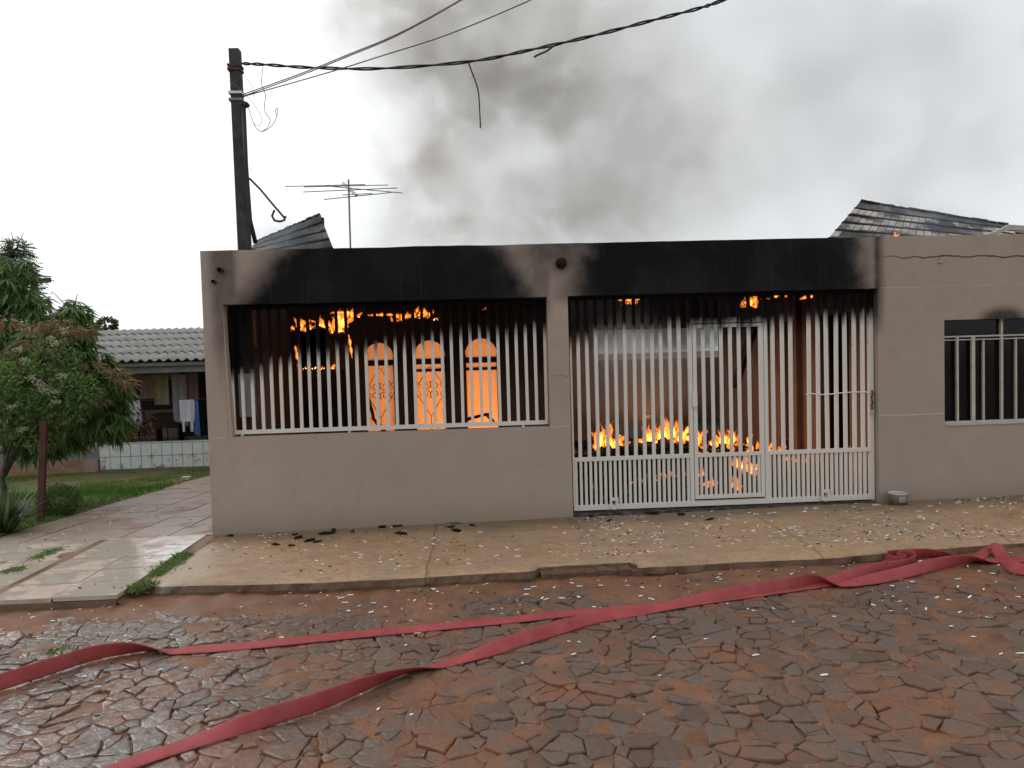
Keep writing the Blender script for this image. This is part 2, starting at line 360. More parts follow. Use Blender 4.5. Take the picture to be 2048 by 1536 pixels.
for c, poly in cells(-4.6, 5.6, -5.0, -1.55, .128, .088, .52, rnd):
    poly = [(x_+.045*frac(x_, y_, 1, 2.2, 2)+.016*frac(x_, y_, 5, 7, 2), y_+.04*frac(x_, y_, 8, 2.6, 2)+.012*frac(x_, y_, 2, 7, 2)) for x_, y_ in poly]
    cx = sum(p[0] for p in poly)/len(poly); cy_ = sum(p[1] for p in poly)/len(poly)
    if cy_ > kerb_y(cx)-.08: continue
    mb = MB(); ring = []
    n = len(poly)
    for i in range(n):
        a, b = poly[i], poly[(i+1) % n]; L = math.hypot(b[0]-a[0], b[1]-a[1])
        if L < .012: continue
        ring.append((a[0], a[1]))
        m_ = int(L/.03)
        for k_ in range(1, m_):
            t_ = (k_+rnd.uniform(-.25, .25))/m_; ring.append((a[0]+(b[0]-a[0])*t_+rnd.uniform(-.004, .004), a[1]+(b[1]-a[1])*t_+rnd.uniform(-.004, .004)))
    if len(ring) < 3: continue
    gap = rnd.uniform(.0005, .0045)
    rad = sum(math.hypot(p[0]-cx, p[1]-cy_) for p in ring)/len(ring)
    tx, ty = rnd.gauss(0, .035), rnd.gauss(0, .05); h = rnd.gauss(0, .003) + (.004 if cy_ < -2.2 else -.004)
    z0 = road_z(cx, cy_)
    # rotate corner distances for a rounder, worn outline
    rows = []
    for sc_, dz in ((1-gap/rad, -.05), (1-gap/rad, -.007), (1-(gap+.004)/rad, -.001), (1-(gap+.016)/rad, .0008)):
        row = []
        for q, (x, y) in enumerate(ring):
            kx = cx+(x-cx)*sc_; ky = cy_+(y-cy_)*sc_
            row.append((kx, ky, z0+h+dz+(kx-cx)*tx+(ky-cy_)*ty+.0015*math.sin(q*2.1+cx*9)))
        rows.append(row)
    k = len(ring); vs = [p for r in rows for p in r] + [(cx, cy_, z0+h+.001)]
    fs = [(r*k+i, r*k+(i+1) % k, (r+1)*k+(i+1) % k, (r+1)*k+i) for r in range(3) for i in range(k)] + [(3*k+i, 3*k+(i+1) % k, 4*k) for i in range(k)]
    u, v, zz = px((cx, cy_, z0))
    vis = (rad*FPX/zz)**2 if -60 < u < 2108 and v < 1600 and zz > .5 else -1
    stones.append((vis, (cx, cy_, z0), vs, fs, rnd.random()))
stones.sort(key=lambda s: -s[0])
def tint(me, vals):
    a = me.attributes.new('tint', 'FLOAT', 'POINT'); a.data.foreach_set('value', vals)
for s in stones[:300]:
    c = s[1]; mb = MB(); mb.add([(p[0]-c[0], p[1]-c[1], p[2]-c[2]) for p in s[2]], s[3])
    me = mb.mesh('cobble', M['stone'], False); tint(me, [s[4]]*len(me.vertices)); put('cobble', me, road, c)
mb = MB(); tv = []
for s in stones[300:]: mb.add(s[2], s[3]); tv += [s[4]]*len(s[2])
me = mb.mesh('cobbles', M['stone'], False, recalc=False); tint(me, tv); o = put('cobbles', me, road); tag(o, kind='stuff')

# pavement slabs with a broken concrete edge
pav = put('pavement', grid_sheet('pavement', lin(-2.40, 14, 12), lin(-1.40, .02, 4), lambda x, y: gz(x)-.035, M['soil'])); tag(pav, kind='structure')
slabs = [(-2.42, -.40, 0), (-.3965, .98, 1), (.984, 2.55, 2), (2.5525, 4.1, 3), (4.1025, 5.9, 4), (5.9025, 9.0, 5), (9.0025, 14, 6)]
def jl(xe, t_):   # slanted/wobbly joint
    return xe + (.34 * (1-t_) - .17 + .02*math.sin(t_*9) if abs(xe - .984) < .01 else .007*math.sin(t_*9 + xe*7)+.004*math.sin(t_*31+xe))
for x0, x1, k in slabs:
    nx, ny = 40, 26; vs = []; fs = []; mi = []
    for j in range(ny):
        t_ = j/(ny-1)
        for i in range(nx):
            s_ = i/(nx-1)
            xa = jl(x0 if x0 < .9 or x0 > 1 else .984, t_) if k else x0 - .05*(1-t_); xb = jl(x1 if x1 < .9 or x1 > 1 else .980, t_)
            x = xa + (xb-xa)*s_
            yf = kerb_y(x) + .012*frac(x, 1, 5, 2.5, 4) + .006*frac(x, 2, 5, 14, 2)
            if k == 1: q = max(0, min(1, (x-.38)/.06))*max(0, min(1, (1.16-x)/.05)); yf += .10*q
            if k == 0 and i < 3: yf += .05*(3-i)/3
            y = yf + (-.006 - yf)*t_
            z = gz(x) + .006*frac(x, y, 1, 1.3, 3) + .0016*frac(x, y, 7, 9, 2) - (.012 if j == 0 else 0) - (.018*max(0, (.12-t_)/.12) if k >= 2 else 0)
            if x0 > 3.9: z += 0
            vs.append((x, y, z))
    top = len(vs)
    for i in range(nx):
        x, y, z = vs[i]; vs.append((x, y - .012 + .022*frac(x, 3, z, 8, 3), z - .045)); 
    for i in range(nx):
        x, y, z = vs[i]; vs.append((x, y - .004 + .03*frac(x, 4, z, 6, 3) + (.03 if k >= 2 else 0), z - .16))
    fs = [(j*nx+i, j*nx+i+1, (j+1)*nx+i+1, (j+1)*nx+i) for j in range(ny-1) for i in range(nx-1)]; nt_ = len(fs)
    fs += [(top+i, top+i+1, i+1, i) for i in range(nx-1)] + [(top+nx+i, top+nx+i+1, top+i+1, top+i) for i in range(nx-1)]
    b0 = len(vs)      # side skirts
    for side in (0, nx-1):
        o_ = len(vs)
        for j in range(ny): x, y, z = vs[j*nx+side]; vs.append((x, y, z-.05))
        for j in range(ny-1): fs.append((j*nx+side, (j+1)*nx+side, o_+j+1, o_+j) if side else ((j+1)*nx, j*nx, o_+j, o_+j+1))
    me = bpy.data.meshes.new('paving_slab'); me.from_pydata(vs, [], fs); me.materials.append(M['conc']); me.materials.append(M['kerb'])
    me.polygons.foreach_set('material_index', [0]*nt_ + [1]*(len(fs)-nt_)); me.polygons.foreach_set('use_smooth', [i < nt_ for i in range(len(fs))]); me.update()
    put('paving_slab', me, pav)
# lump of foundation showing where the slab edge broke away
fb = MB(); 
for i in range(9):
    x = .44 + i*.082; fb.box((x, -1.635 - U_(0, .03), gz(x)-.2), (x+.09, -1.48, gz(x)-.028-U_(0, .012)))
tag(fb.build('broken_kerb_core', M['kerb'], pav))

# ------------------------------------------------------------------ the neighbour's apron and driveway
def tile_mat(name, c1, c2, rough, dirt, dirtamt):
    m, t, b, _ = new_mat(name); n = noise(t, 2.4, 6, .65); n2 = noise(t, 30, 5, .7)
    c = ramp(t, noise(t, 5, 5), [(.3, c1), (.7, c2)]); c = mixc(t, sstep(t, n, .46, .62, 0, dirtamt), c, dirt)
    c = mixc(t, sstep(t, n2, .55, .75, 0, .4), c, tuple(x*.6 for x in dirt))
    lk(t, c, b.inputs['Base Color']); lk(t, sstep(t, n, .46, .64, rough, .75), b.inputs['Roughness']); bump(t, b, n2, .08, .003); b.inputs['Specular IOR Level'].default_value = .8; return m
M['apron'] = tile_mat('glazed_apron_tile', (.46, .39, .33), (.54, .47, .40), .07, (.32, .18, .11), .55)
M['drive'] = tile_mat('textured_driveway_stone', (.33, .25, .205), (.41, .32, .265), .34, (.22, .125, .08), .75)
apr = put('driveway_apron', grid_sheet('driveway_apron', lin(-9, -2.43, 90), lin(-1.7, 0.0, 20), lambda x, y: gz(x)-.010+.011*frac(x, y, 2, 2.2, 3)-(.004 if x > -3.5 else -.004)-.085*smooth01(-1.2, -1.68, y)*smooth01(-2.62, -2.5, x), M['soil'])); tag(apr, kind='structure')
ae = MB(); ae.box((-9, -1.712, -.3), (-2.555, -1.69, gz(-5)-.012)); ae.build('apron_edge', M['kerb'], apr)
tm = MB(); tm.box((-.2185, -.170, -.03), (.2185, .170, 0)); tme = tm.mesh('apron_tile', M['apron'])
for i in range(13):
    for j in range(5):
        x = -2.77 - .45*i - (.07 if i > 1 else 0); y = -1.53 + .352*j
        put('apron_tile', tme, apr, (x, y, gz(x) + .001*math.sin(i*3+j*5)), (U_(-.004, .004), U_(-.004, .004), 0))
dsx = lin(-4.72, -2.46, 6)
dw = put('driveway', grid_sheet('driveway', lin(-4.75, -2.44, 8), lin(.0, 9, 20), lambda x, y: gz(x, y)-.012, M['soil'])); tag(dw, kind='structure')
dm = MB(); dm.box((-.214, -.294, -.03), (.214, .294, 0)); dme = dm.mesh('driveway_slab', M['drive'])
for i in range(5):
    for j in range(13):
        x = -2.47 - .2255 - .452*i; y = .34 + .606*j
        put('driveway_slab', dme, dw, (x, y, gz(x, y) + U_(-.003, .003)), (-.056 + U_(-.004, .004), U_(-.004, .004), 0))

# ------------------------------------------------------------------ the burning house
H = thing('burning_house', 'single-storey beige plastered house with sooted front wall and fire inside', 'house', (1, 0, 0))
def smooth01(a, b, v):
    t_ = max(0., min(1., (v-a)/(b-a))) if a != b else float(v > a); return t_*t_*(3-2*t_)
def soot_at(x, z):
    s = 0
    n = .07*frac(x, z, 2, 1.6, 4)+.03*frac(x, z, 4, 7, 3)
    # plume over the porch opening
    k = (z-2.13)/.5; l = -2.38 + .50*max(0, k)+n; r = .80 - .36*max(0, k)+n
    top = smooth01(1.98, 2.16, z + n*.3)
    s = max(s, smooth01(l-.24, l+.52, x)*(1-smooth01(r-.48, r+.20, x))*top)
    # jambs
    s = max(s, .55*smooth01(-2.50, -2.33, x)*(1-smooth01(-2.2, -2.1, x))*smooth01(1.0, 1.9, z+n))
    s = max(s, .5*(1-smooth01(.70, .80, x))*smooth01(.5, .6, x)*smooth01(1.75, 2.1, z))
    # plume over the gate
    k = (z-2.13)/.5; l = .86+.12*k+n; r = 3.95-.06*k+n*1.4
    s = max(s, smooth01(l-.36, l+.42, x)*(1-smooth01(r-.50, r+.20, x))*smooth01(2.0, 2.14, z+n*.2))
    s = max(s, .60*smooth01(.1, .7, x)*(1-smooth01(1.1, 1.4, x))*smooth01(2.0, 2.55, z+n*1.5))
    s = max(s, .7*smooth01(3.80, 3.895, x)*(1-smooth01(3.91, 3.99, x))*smooth01(1.5, 2.0, z+n))
    # lick over the side window
    d = math.hypot((x-5.16-n)/.42, (z-1.80)/.20); s = max(s, .72*(1-smooth01(.3, 1.0, d))*(z > 1.8))
    return s
HOLES = [(-2.30, .70, .905, 2.135), (.896, 3.895, -1, 2.138), (4.556, 6.3, .80, 1.815)]
def lines(a, b, step, must):
    v = sorted(set([round(a, 4), round(b, 4)] + [m_ for m_ in must if a < m_ < b])); out = [v[0]]
    for p, q in zip(v, v[1:]):
        k = max(1, round((q-p)/step)); out += [p+(q-p)*(i+1)/k for i in range(k)]
    return out
def wall_y(name, x0, x1, z0, z1, y0, y1, holes, mat, parent, step=.05, soot=None, warp=None):
    xs = lines(x0, x1, step, [h[0] for h in holes]+[h[1] for h in holes]); zs = lines(z0, z1, step, [h[2] for h in holes]+[h[3] for h in holes])
    nx, nz = len(xs), len(zs)
    inh = lambda xm, zm: any(h[0] < xm < h[1] and h[2] < zm < h[3] for h in holes)
    vs = []; sv = []
    for yy in (y0, y1):
        for z in zs:
            for x in xs:
                X2, Z2 = warp(x, z) if warp else (x, z); vs.append((X2, yy, Z2)); sv.append(soot(x, z) if soot else 0)
    o = nx*nz; fs = []
    solid = [[not inh((xs[i]+xs[i+1])/2, (zs[j]+zs[j+1])/2) for i in range(nx-1)] for j in range(nz-1)]
    S = lambda j, i: 0 <= j < nz-1 and 0 <= i < nx-1 and solid[j][i]
    for j in range(nz-1):
        for i in range(nx-1):
            if not solid[j][i]: continue
            a, b, c, d = j*nx+i, j*nx+i+1, (j+1)*nx+i+1, (j+1)*nx+i
            fs.append((a, b, c, d)); fs.append((o+d, o+c, o+b, o+a))
            if not S(j-1, i): fs.append((b, a, o+a, o+b))
            if not S(j+1, i): fs.append((d, c, o+c, o+d))
            if not S(j, i-1): fs.append((a, d, o+d, o+a))
            if not S(j, i+1): fs.append((c, b, o+b, o+c))
    me = bpy.data.meshes.new(name); me.from_pydata(vs, [], fs); me.materials.append(mat)
    at_ = me.attributes.new('soot', 'FLOAT', 'POINT'); at_.data.foreach_set('value', sv); me.update()
    used = set(i for f in fs for i in f)
    import bmesh
    bm = bmesh.new(); bm.from_mesh(me); bmesh.ops.delete(bm, geom=[v for v in bm.verts if not v.link_faces], context='VERTS'); bm.to_mesh(me); bm.free()
    return put(name, me, parent)
def fwarp(x, z):
    dx = dz = 0
    if z > 2.55: dz = .008*frac(x, 0, 8, 1.5, 4)*(z-2.55)/.08
    return x+dx, z+dz
fwall = wall_y('front_wall', -2.48, 10.5, -.2, 2.63, 0, .15, HOLES, M['front'], H, .05, soot_at, fwarp)
# the crooked left jamb: a wedge of plaster
jw = MB(); jw.add([(-2.32, .004, .906), (-2.262, .004, .906), (-2.30, .004, 2.13), (-2.32, .146, .906), (-2.262, .146, .906), (-2.30, .146, 2.13)], [(0, 1, 2), (5, 4, 3), (1, 4, 5, 2), (0, 3, 4, 1)])
jw.build('jamb_render', M['front'], H)
def strip(name, pts, wdt, y, mat, parent, tk=.004):
    mb_ = MB(); k = len(pts)
    for i, (x, z) in enumerate(pts):
        w_ = wdt[i] if isinstance(wdt, list) else wdt
        mb_.v += [(x, y, z-w_/2), (x, y, z+w_/2), (x, y+tk, z-w_/2), (x, y+tk, z+w_/2)]
    for i in range(k-1):
        a = 4*i; b = a+4; mb_.f += [(a, b, b+1, a+1), (a+1, b+1, b+3, a+3), (a+2, a, b, b+2)]; mb_.m += [0, 0, 0]
    return mb_.build(name, mat, parent)
strip('joint_line', [(x, .905+.002*math.sin(x*9)) for x in lin(.705, .89, 6)], .010, -.002, M['joint'], H)
strip('joint_line', [(x, .908+.003*math.sin(x*7)) for x in lin(3.90, 4.55, 14)], .011, -.002, M['joint'], H)
strip('joint_line', [(x, 2.14+.002*math.sin(x*7)) for x in lin(3.93, 6.2, 40)], .005, -.0015, M['joint'], H)
strip('joint_line', [(x, .905) for x in lin(-2.475, -2.31, 5)], .006, -.0015, M['joint'], H)
pa = [(a, b) for a, b in ((1762, 514), (1790, 512), (1806, 517), (1830, 513), (1850, 516), (1878, 512), (1900, 511), (1930, 514), (1960, 511), (1990, 512), (2010, 515), (2030, 511), (2048, 513))]
pts = []
for a, b in pa: q = at(a, b, 0); pts.append((q.x, q.z))
fine = []
for (xa, za), (xb, zb) in zip(pts, pts[1:]):
    for i in range(5): fine.append((xa+(xb-xa)*i/5, za+(zb-za)*i/5+U_(-.004, .004)))
for i in range(30): fine.append((pts[-1][0]+i*.035, pts[-1][1]+.02*frac(i*.3, 0, 1, 1, 3)))
strip('crack', fine, [.003+.010*min(1, i/18)*(.6+.5*R()) for i in range(len(fine))], -.002, M['crackdark'], H)
q0 = at(1100, 745, 0); strip('crack', [(.71+i*.018, 1.395+.008*math.sin(i*1.3)-.001*i) for i in range(11)], .003, -.0015, M['crackdark'], H)
q0 = at(1881, 521, 0); cp_ = MB(); cp_.box((q0.x-.022, -.012, q0.z-.028), (q0.x+.024, .0, q0.z+.022), rot=Matrix.Rotation(.15, 3, 'Y')); cp_.build('plaster_chip', M['front'], H)

# interior: porch wall with three arched windows, carport, dark side room
inn = M['inner']
def ibox(name, a, b, mat=inn): mb_ = MB(); mb_.box(a, b); return mb_.build(name, mat, H)
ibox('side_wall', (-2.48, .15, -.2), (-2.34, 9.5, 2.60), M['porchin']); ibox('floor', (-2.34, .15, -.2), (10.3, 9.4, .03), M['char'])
ARCH = [(-1.41, -1.033), (-.777, -.373), (-.121, .299)]; WB, WS, WT, PY0, PY1 = .50, 1.612, 2.262, 2.6, 2.72
aw = MB()
def wseg(x0, x1, z0, z1): aw.box((x0, PY0, z0), (x1, PY1, z1))
wseg(-2.34, -2.262, -.1, WT); wseg(-2.262, -1.57, 2.0, WT); wseg(-1.57, ARCH[0][0], -.1, WT)
wseg(ARCH[0][1], ARCH[1][0], -.1, WT); wseg(ARCH[1][1], ARCH[2][0], -.1, WT); wseg(ARCH[2][1], 1.05, -.1, WT)
for x0, x1 in ARCH:
    wseg(x0, x1, -.1, WB); cx, rr = (x0+x1)/2, (x1-x0)/2; n = 16
    arc = [(cx-rr*math.cos(math.pi*i/n), WS+rr*math.sin(math.pi*i/n)) for i in range(n+1)]
    vs = []; 
    for yy in (PY0, PY1):
        vs += [(x, yy, z) for x, z in arc] + [(x, yy, WT) for x, z in arc]
    k = n+1; fs = []
    for i in range(n):
        fs += [(i, i+1, k+i+1, k+i), (3*k+i, 3*k+i+1, 2*k+i+1, 2*k+i), (i+1, i, 2*k+i, 2*k+i+1), (k+i, k+i+1, 3*k+i+1, 3*k+i)]
    aw.add(vs, fs)
aw.build('porch_wall', M['porchin'], H)
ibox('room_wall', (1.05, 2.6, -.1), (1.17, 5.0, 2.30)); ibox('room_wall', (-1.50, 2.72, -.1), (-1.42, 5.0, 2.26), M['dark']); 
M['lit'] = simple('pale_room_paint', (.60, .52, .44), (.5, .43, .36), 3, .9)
ibox('back_wall', (-2.34, 5.0, -.1), (1.05, 5.12, 2.30), M['lit']); ibox('ceiling', (-1.42, 2.5, 2.27), (1.17, 5.12, 2.33), M['dark']); ibox('ceiling', (-2.34, 2.72, 2.27), (-1.43, 5.12, 2.33), M['dark'])  # ceiling slab over the window room is added to control incoming skylight
ibox('porch_shade_slab', (-2.34, .15, 2.50), (.90, 2.30, 2.55), M['char'])  # unseen slab added over the porch to keep its inside dark
ibox('pier', (1.05, 5.0, -.1), (1.94, 5.15, 1.955)); ibox('lintel', (1.05, 5.0, 1.956), (4.12, 5.15, 2.447))
sw = MB()
for y0, y1, z0, z1 in ((.15, .76, -.1, 2.6), (.76, 1.43, 1.95, 2.6), (1.43, 2.11, -.1, 2.6), (2.11, 2.57, 1.93, 2.6), (2.57, 5.0, -.1, 2.6)): sw.box((4.0, y0, z0), (4.12, y1, z1))
sw.build('carport_wall', inn, H)
ibox('post', (3.93, 1.9, .03), (4.0, 2.06, 2.5)); ibox('carport_shade_slab', (2.75, .15, 2.52), (4.0, 4.9, 2.57), M['char'])  # unseen slab added over the right carport to hold back the sky
ibox('added_room_ceiling', (4.12, .15, 2.48), (10.3, 4.6, 2.54), M['dark']); ibox('room_back_wall', (4.12, 4.2, -.1), (10.3, 4.3, 2.48), M['dark']); ibox('side_wall', (10.36, .15, -.2), (10.5, 9.4, 2.6))  # unseen ceiling added so no skylight shows through the side window
ibox('door_leaf', (-2.25, 2.64, .03), (-1.60, 2.68, 1.47), M['char'])
yw = MB(); yw.box((-2.48, 9.5, -.6), (10.5, 9.64, 1.41)); M['yardwall'] = simple('brown_yard_wall', (.17, .105, .07), (.12, .072, .048), 2, .95, .5, 40, .01)
o = yw.build('yard_wall', M['yardwall']); tag(o, 'low brown masonry wall closing the yard behind the burning carport', 'wall')
# ember-lit arched windows
def pane_mat():
    m, t, b, out = new_mat('patterned_glass'); t.nodes.remove(b)
    tr = N(t, 'ShaderNodeBsdfTranslucent'); df = N(t, 'ShaderNodeBsdfTransparent'); gl_ = N(t, 'ShaderNodeBsdfGlossy', i_Roughness=.25)
    ck = N(t, 'ShaderNodeTexBrick', i_Scale=26.0, offset=0.0); ck.inputs['Mortar Size'].default_value = .03; ck.inputs['Color1'].default_value = (.95, .9, .85, 1); ck.inputs['Color2'].default_value = (.9, .85, .8, 1); ck.inputs['Mortar'].default_value = (.55, .48, .42, 1)
    ck.inputs['Brick Width'].default_value = .5; ck.inputs['Row Height'].default_value = .5
    v = N(t, 'ShaderNodeCombineXYZ'); X, Y, Z = sep(t); lk(t, X, v.inputs[0]); lk(t, Z, v.inputs[1]); lk(t, v.outputs[0], ck.inputs['Vector'])
    lk(t, ck.outputs['Color'], tr.inputs['Color']); df.inputs['Color'].default_value = (.95, .9, .85, 1); gl_.inputs['Color'].default_value = (1, 1, 1, 1)
    m1 = N(t, 'ShaderNodeMixShader', i_0=.06); lk(t, tr.outputs[0], m1.inputs[1]); lk(t, df.outputs[0], m1.inputs[2])
    m2 = N(t, 'ShaderNodeMixShader', i_0=.03); lk(t, m1.outputs[0], m2.inputs[1]); lk(t, gl_.outputs[0], m2.inputs[2]); lk(t, m2.outputs[0], out.inputs['Surface']); return m
M['pane'] = pane_mat()
for wi, (x0, x1) in enumerate(ARCH):
    cx, rr = (x0+x1)/2, (x1-x0)/2; yf = 2.64
    fr = MB(); fr.box((x0, yf, WB), (x0+.012, yf+.03, WS)); fr.box((x1-.012, yf, WB), (x1, yf+.03, WS)); fr.box((x0+.012, yf, WB), (x1-.012, yf+.03, WB+.02))
    fr.box((x0+.012, yf-.003, WS-.105), (x1-.012, yf+.033, WS-.035))
    if wi: fr.box((x0+.012, yf, WS-.20), (x1-.012, yf+.03, WS-.165))
    f_ = fr.build('arched_window', M['char'], H)
    n = 14; vs = [(x0+.006, 0, WB+.01), (x1-.006, 0, WB+.01)] + [(cx+(rr+.004)*math.cos(math.pi*i/n), 0, WS+(rr+.004)*math.sin(math.pi*i/n)) for i in range(n+1)]
    pn = MB(); k = len(vs); pn.add([(a, yf+.012, c) for a, _, c in vs]+[(a, yf+.018, c) for a, _, c in vs], [tuple(range(k)), tuple(range(2*k-1, k-1, -1))]+[((i+1) % k, i, k+i, k+(i+1) % k) for i in range(k)])
    pn.build('pane', M['pane'], f_)
    if wi < 2:
        sg = MB(); zc = 1.18
        def tb(p_): sg.tube([(a, yf-.012, b) for a, b in p_], .0045, 5)
        for sx in (-1, 1):
            tb([(cx+sx*.005, zc+.30), (cx+sx*rr*.95, zc+.02)]); tb([(cx+sx*.005, zc-.34), (cx+sx*rr*.95, zc-.02)])
            for sz in (-1, 1):
                sp = []
                for i in range(22): a = i/21*math.pi*2.6; r_ = .062*(1-i/26); sp.append((cx+sx*(.055+r_*math.cos(a+2.2)), zc+sz*(.06+r_*math.sin(a+2.2))))
                tb(sp)
                tb([(cx+sx*rr*.97, zc+sz*.12), (cx+sx*rr*.6, zc+sz*.06), (cx+sx*rr*.8, zc+sz*.01)])
        tb([(cx, zc-.34), (cx, WB+.05)]); tb([(cx-rr*.5, WB+.12), (cx+rr*.5, WB+.12)])
        sg.build('scroll_grille', M['black'], f_)
# porch grille
gr = MB(); GY = .10
gr.box((-2.29, GY-.018, .925), (.69, GY+.018, .962)); gr.box((-2.27, GY-.015, 2.085), (.69, GY+.015, 2.115))
gro = gr.build('window_grille', M['grille'], H)
bm_ = MB(); bm_.box((-.0145, -.011, 0), (.0145, .011, 1.13)); bme = bm_.mesh('bar', M['grille'])
for zx in (180,236,290,344,397,449,503,555,607,660,714,768,821,873,925,980,1033,1086,1137,1190,1242,1295,1347,1397,1450,1503,1556,1603,1656,1706,1757,1809,1860,1914):
    q = at(400+zx*.3613, 440+900*.3613, GY); put('bar', bme, gro, (q.x, GY, .958), (U_(-.002, .002), U_(-.004, .004), 0))
for x in (-2.20, -1.2, -.35, .45): 
    ft = MB(); ft.box((x-.012, GY-.01, .895), (x+.012, GY+.01, .927)); ft.build('foot', M['grille'], gro)
# side window
wn = MB(); WX0, WX1, WZ0, WZ1, WY = 4.556, 6.3, .80, 1.815, .06
wn.box((WX0, WY, WZ0), (WX1, WY+.04, WZ0+.022)); wn.box((WX0, WY, 1.645), (WX1, WY+.03, 1.66)); wn.box((WX0, WY+.002, 1.615), (WX1, WY+.035, 1.625))
win = wn.build('side_window', M['frame'], H)
for u_, w_, zt, dy in ((1915, .02, 1.645, 0), (1946.6, .034, 1.645, 0), (1970, .017, 1.63, .02), (2003.8, .022, 1.645, 0), (2035, .017, 1.63, .02), (2066, .02, 1.645, 0), (2098, .034, 1.645, 0), (2130, .02, 1.645, 0)):
    q = at(u_, 740, WY); b_ = MB(); b_.box((q.x-w_/2, WY+dy-.004, WZ0+.02), (q.x+w_/2, WY+dy+.02, zt)); b_.build('bar', M['frame'], win)
q = at(2004, 655, WY); b_ = MB(); b_.box((q.x-.011, WY, 1.66), (q.x+.011, WY+.03, WZ1)); b_.build('bar', M['frame'], win)
mg, tg, bg_, og = new_mat('darkened_window_glass'); bg_.inputs['Base Color'].default_value = (.01, .01, .011, 1); bg_.inputs['Roughness'].default_value = .12; bg_.inputs['Alpha'].default_value = .55; bg_.inputs['Specular IOR Level'].default_value = .35  # glass colour darkened so the room behind looks unlit
pp = [WX0+.003] + [at(u_, 740, WY).x for u_ in (1946.6, 2003.8, 2066, 2098)] + [WX1-.003]
for a, b in zip(pp, pp[1:]):
    b_ = MB(); b_.box((a+.004, WY+.044, WZ0+.02), (b-.004, WY+.048, 1.645)); b_.build('pane', mg, win)
b_ = MB(); b_.box((WX0+.003, WY+.034, 1.662), (WX1-.003, WY+.038, WZ1-.002)); b_.build('pane', mg, win)
sl_ = MB(); sl_.box((WX0+.002, -.012, WZ0-.012), (WX1, .13, WZ0+.001)); sl_.build('sill', M['joint'], win)
# drain pipes and the burnt wall lamp
for u_, v_, r_ in ((443, 541, .024), (430, 564, .017)):
    q = at(u_, v_, 0); d_ = MB(); d_.lathe((q.x, 0, q.z), [(r_*.8, .02), (r_*.8, -.058), (r_, -.06), (r_, .03)], 16, axis='Y'); d_.build('drain_pipe', M['black'], H, True)
q = at(1122, 527, 0); lm = MB(); lm.lathe((q.x, 0, q.z), [(.0, -.012), (.05, -.012), (.052, .004)], 20, axis='Y')
lo = lm.build('wall_lamp', M['char'], H, True); l2 = MB(); l2.lathe((q.x, -.012, q.z), [(0, -.055), (.022, -.052), (.038, -.036), (.043, -.015), (.04, 0)], 18, axis='Y'); l2.build('lamp_shade', M['char'], lo, True)
rg = MB(); rg.tube([(q.x+.046*math.cos(t_), -.04, q.z+.046*math.sin(t_)) for t_ in lin(0, 6.0, 20)], .005, 6); rg.build('lamp_guard', M['char'], lo)
# ------------------------------------------------------------------ sliding gate
GTY = .08
G = thing('gate', 'white tubular metal gate with soot-blackened top across the carport opening', 'gate', (2.4, GTY, .06))
Mg = M['gate']
def gbox(name, a, b, par): mb_ = MB(); mb_.box(a, b); return mb_.build(name, Mg, par)
zb0, zb1, zm0, zm1 = .082, .128, .556, .592
gbox('bottom_rail', (.915, GTY-.02, zb0), (3.885, GTY+.02, zb1), G)
gbox('middle_rail', (.915, GTY-.02, zm0), (2.065, GTY+.02, zm1), G); gbox('middle_rail', (2.82, GTY-.02, zm0), (3.885, GTY+.02, zm1), G)
gbox('top_rail', (.915, GTY-.02, 2.098), (3.885, GTY+.02, 2.132), G)
def gb(zx): return at(1090+zx*.4037, 440+700*.4037, GTY).x
ub = MB(); ub.box((-.0165, -.013, 0), (.0165, .013, 2.10-.588)); ubm = ub.mesh('bar', Mg)
up_l = (163, 210, 253, 302, 349, 394, 440, 485, 530, 575, 620, 665); up_d = (783, 828, 872, 917, 960, 1010); up_r = (1128, 1175, 1215, 1305, 1350, 1395, 1440, 1485, 1530, 1572)
for zx in up_l+up_r: put('bar', ubm, G, (gb(zx), GTY, .588), (U_(-.003, .003), U_(-.005, .005), 0))
lb = MB(); lb.box((-.0125, -.011, 0), (.0125, .011, .435)); lbm = lb.mesh('bar', Mg)
x = .945
while x < 3.83:
    if not 2.05 < x < 2.835: put('bar', lbm, G, (x, GTY, .125))
    x += .0475
for nm, xa, xb, z0, z1 in (('post', 2.055, 2.092, zb1, 2.098), ('post', 2.796, 2.832, zb1, 2.098), ('end_post', 3.838, 3.884, zb1, 2.098), ('end_post', .912, .93, zb1, 2.098)): gbox(nm, (xa, GTY-.019, z0), (xb, GTY+.019, z1), G)
gbox('door_header', (2.092, GTY-.019, 1.85), (2.796, GTY+.019, 1.90), G)
dr = MB(); dY = GTY-.004
for a, b in (((2.098, dY-.02, .150), (2.134, dY+.016, 1.84)), ((2.752, dY-.02, .150), (2.788, dY+.016, 1.84)), ((2.134, dY-.0195, .150), (2.752, dY+.0155, .184)), ((2.134, dY-.0195, zm0+.002), (2.752, dY+.0155, zm1)), ((2.134, dY-.0195, 1.806), (2.752, dY+.0155, 1.84))): dr.box(a, b)
door = dr.build('door_panel', Mg, G)
db = MB(); db.box((-.0155, -.012, 0), (.0155, .012, 1.81-.59)); dbm = db.mesh('bar', Mg)
for zx in up_d: put('bar', dbm, door, (gb(zx), dY, .588)); tb_ = MB(); tb_.box((gb(zx)-.0155, GTY-.012, 1.898), (gb(zx)+.0155, GTY+.012, 2.1)); tb_.build('bar', Mg, G)
l2b = MB(); l2b.box((-.0125, -.011, 0), (.0125, .011, .378)); l2m = l2b.mesh('bar', Mg)
x = 2.165
while x < 2.74: put('bar', l2m, door, (x, dY, .182)); x += .0475
lk_ = MB(); lk_.box((2.083, GTY-.05, 1.05), (2.128, GTY-.018, 1.19)); lk_.build('lock_case', Mg, G)
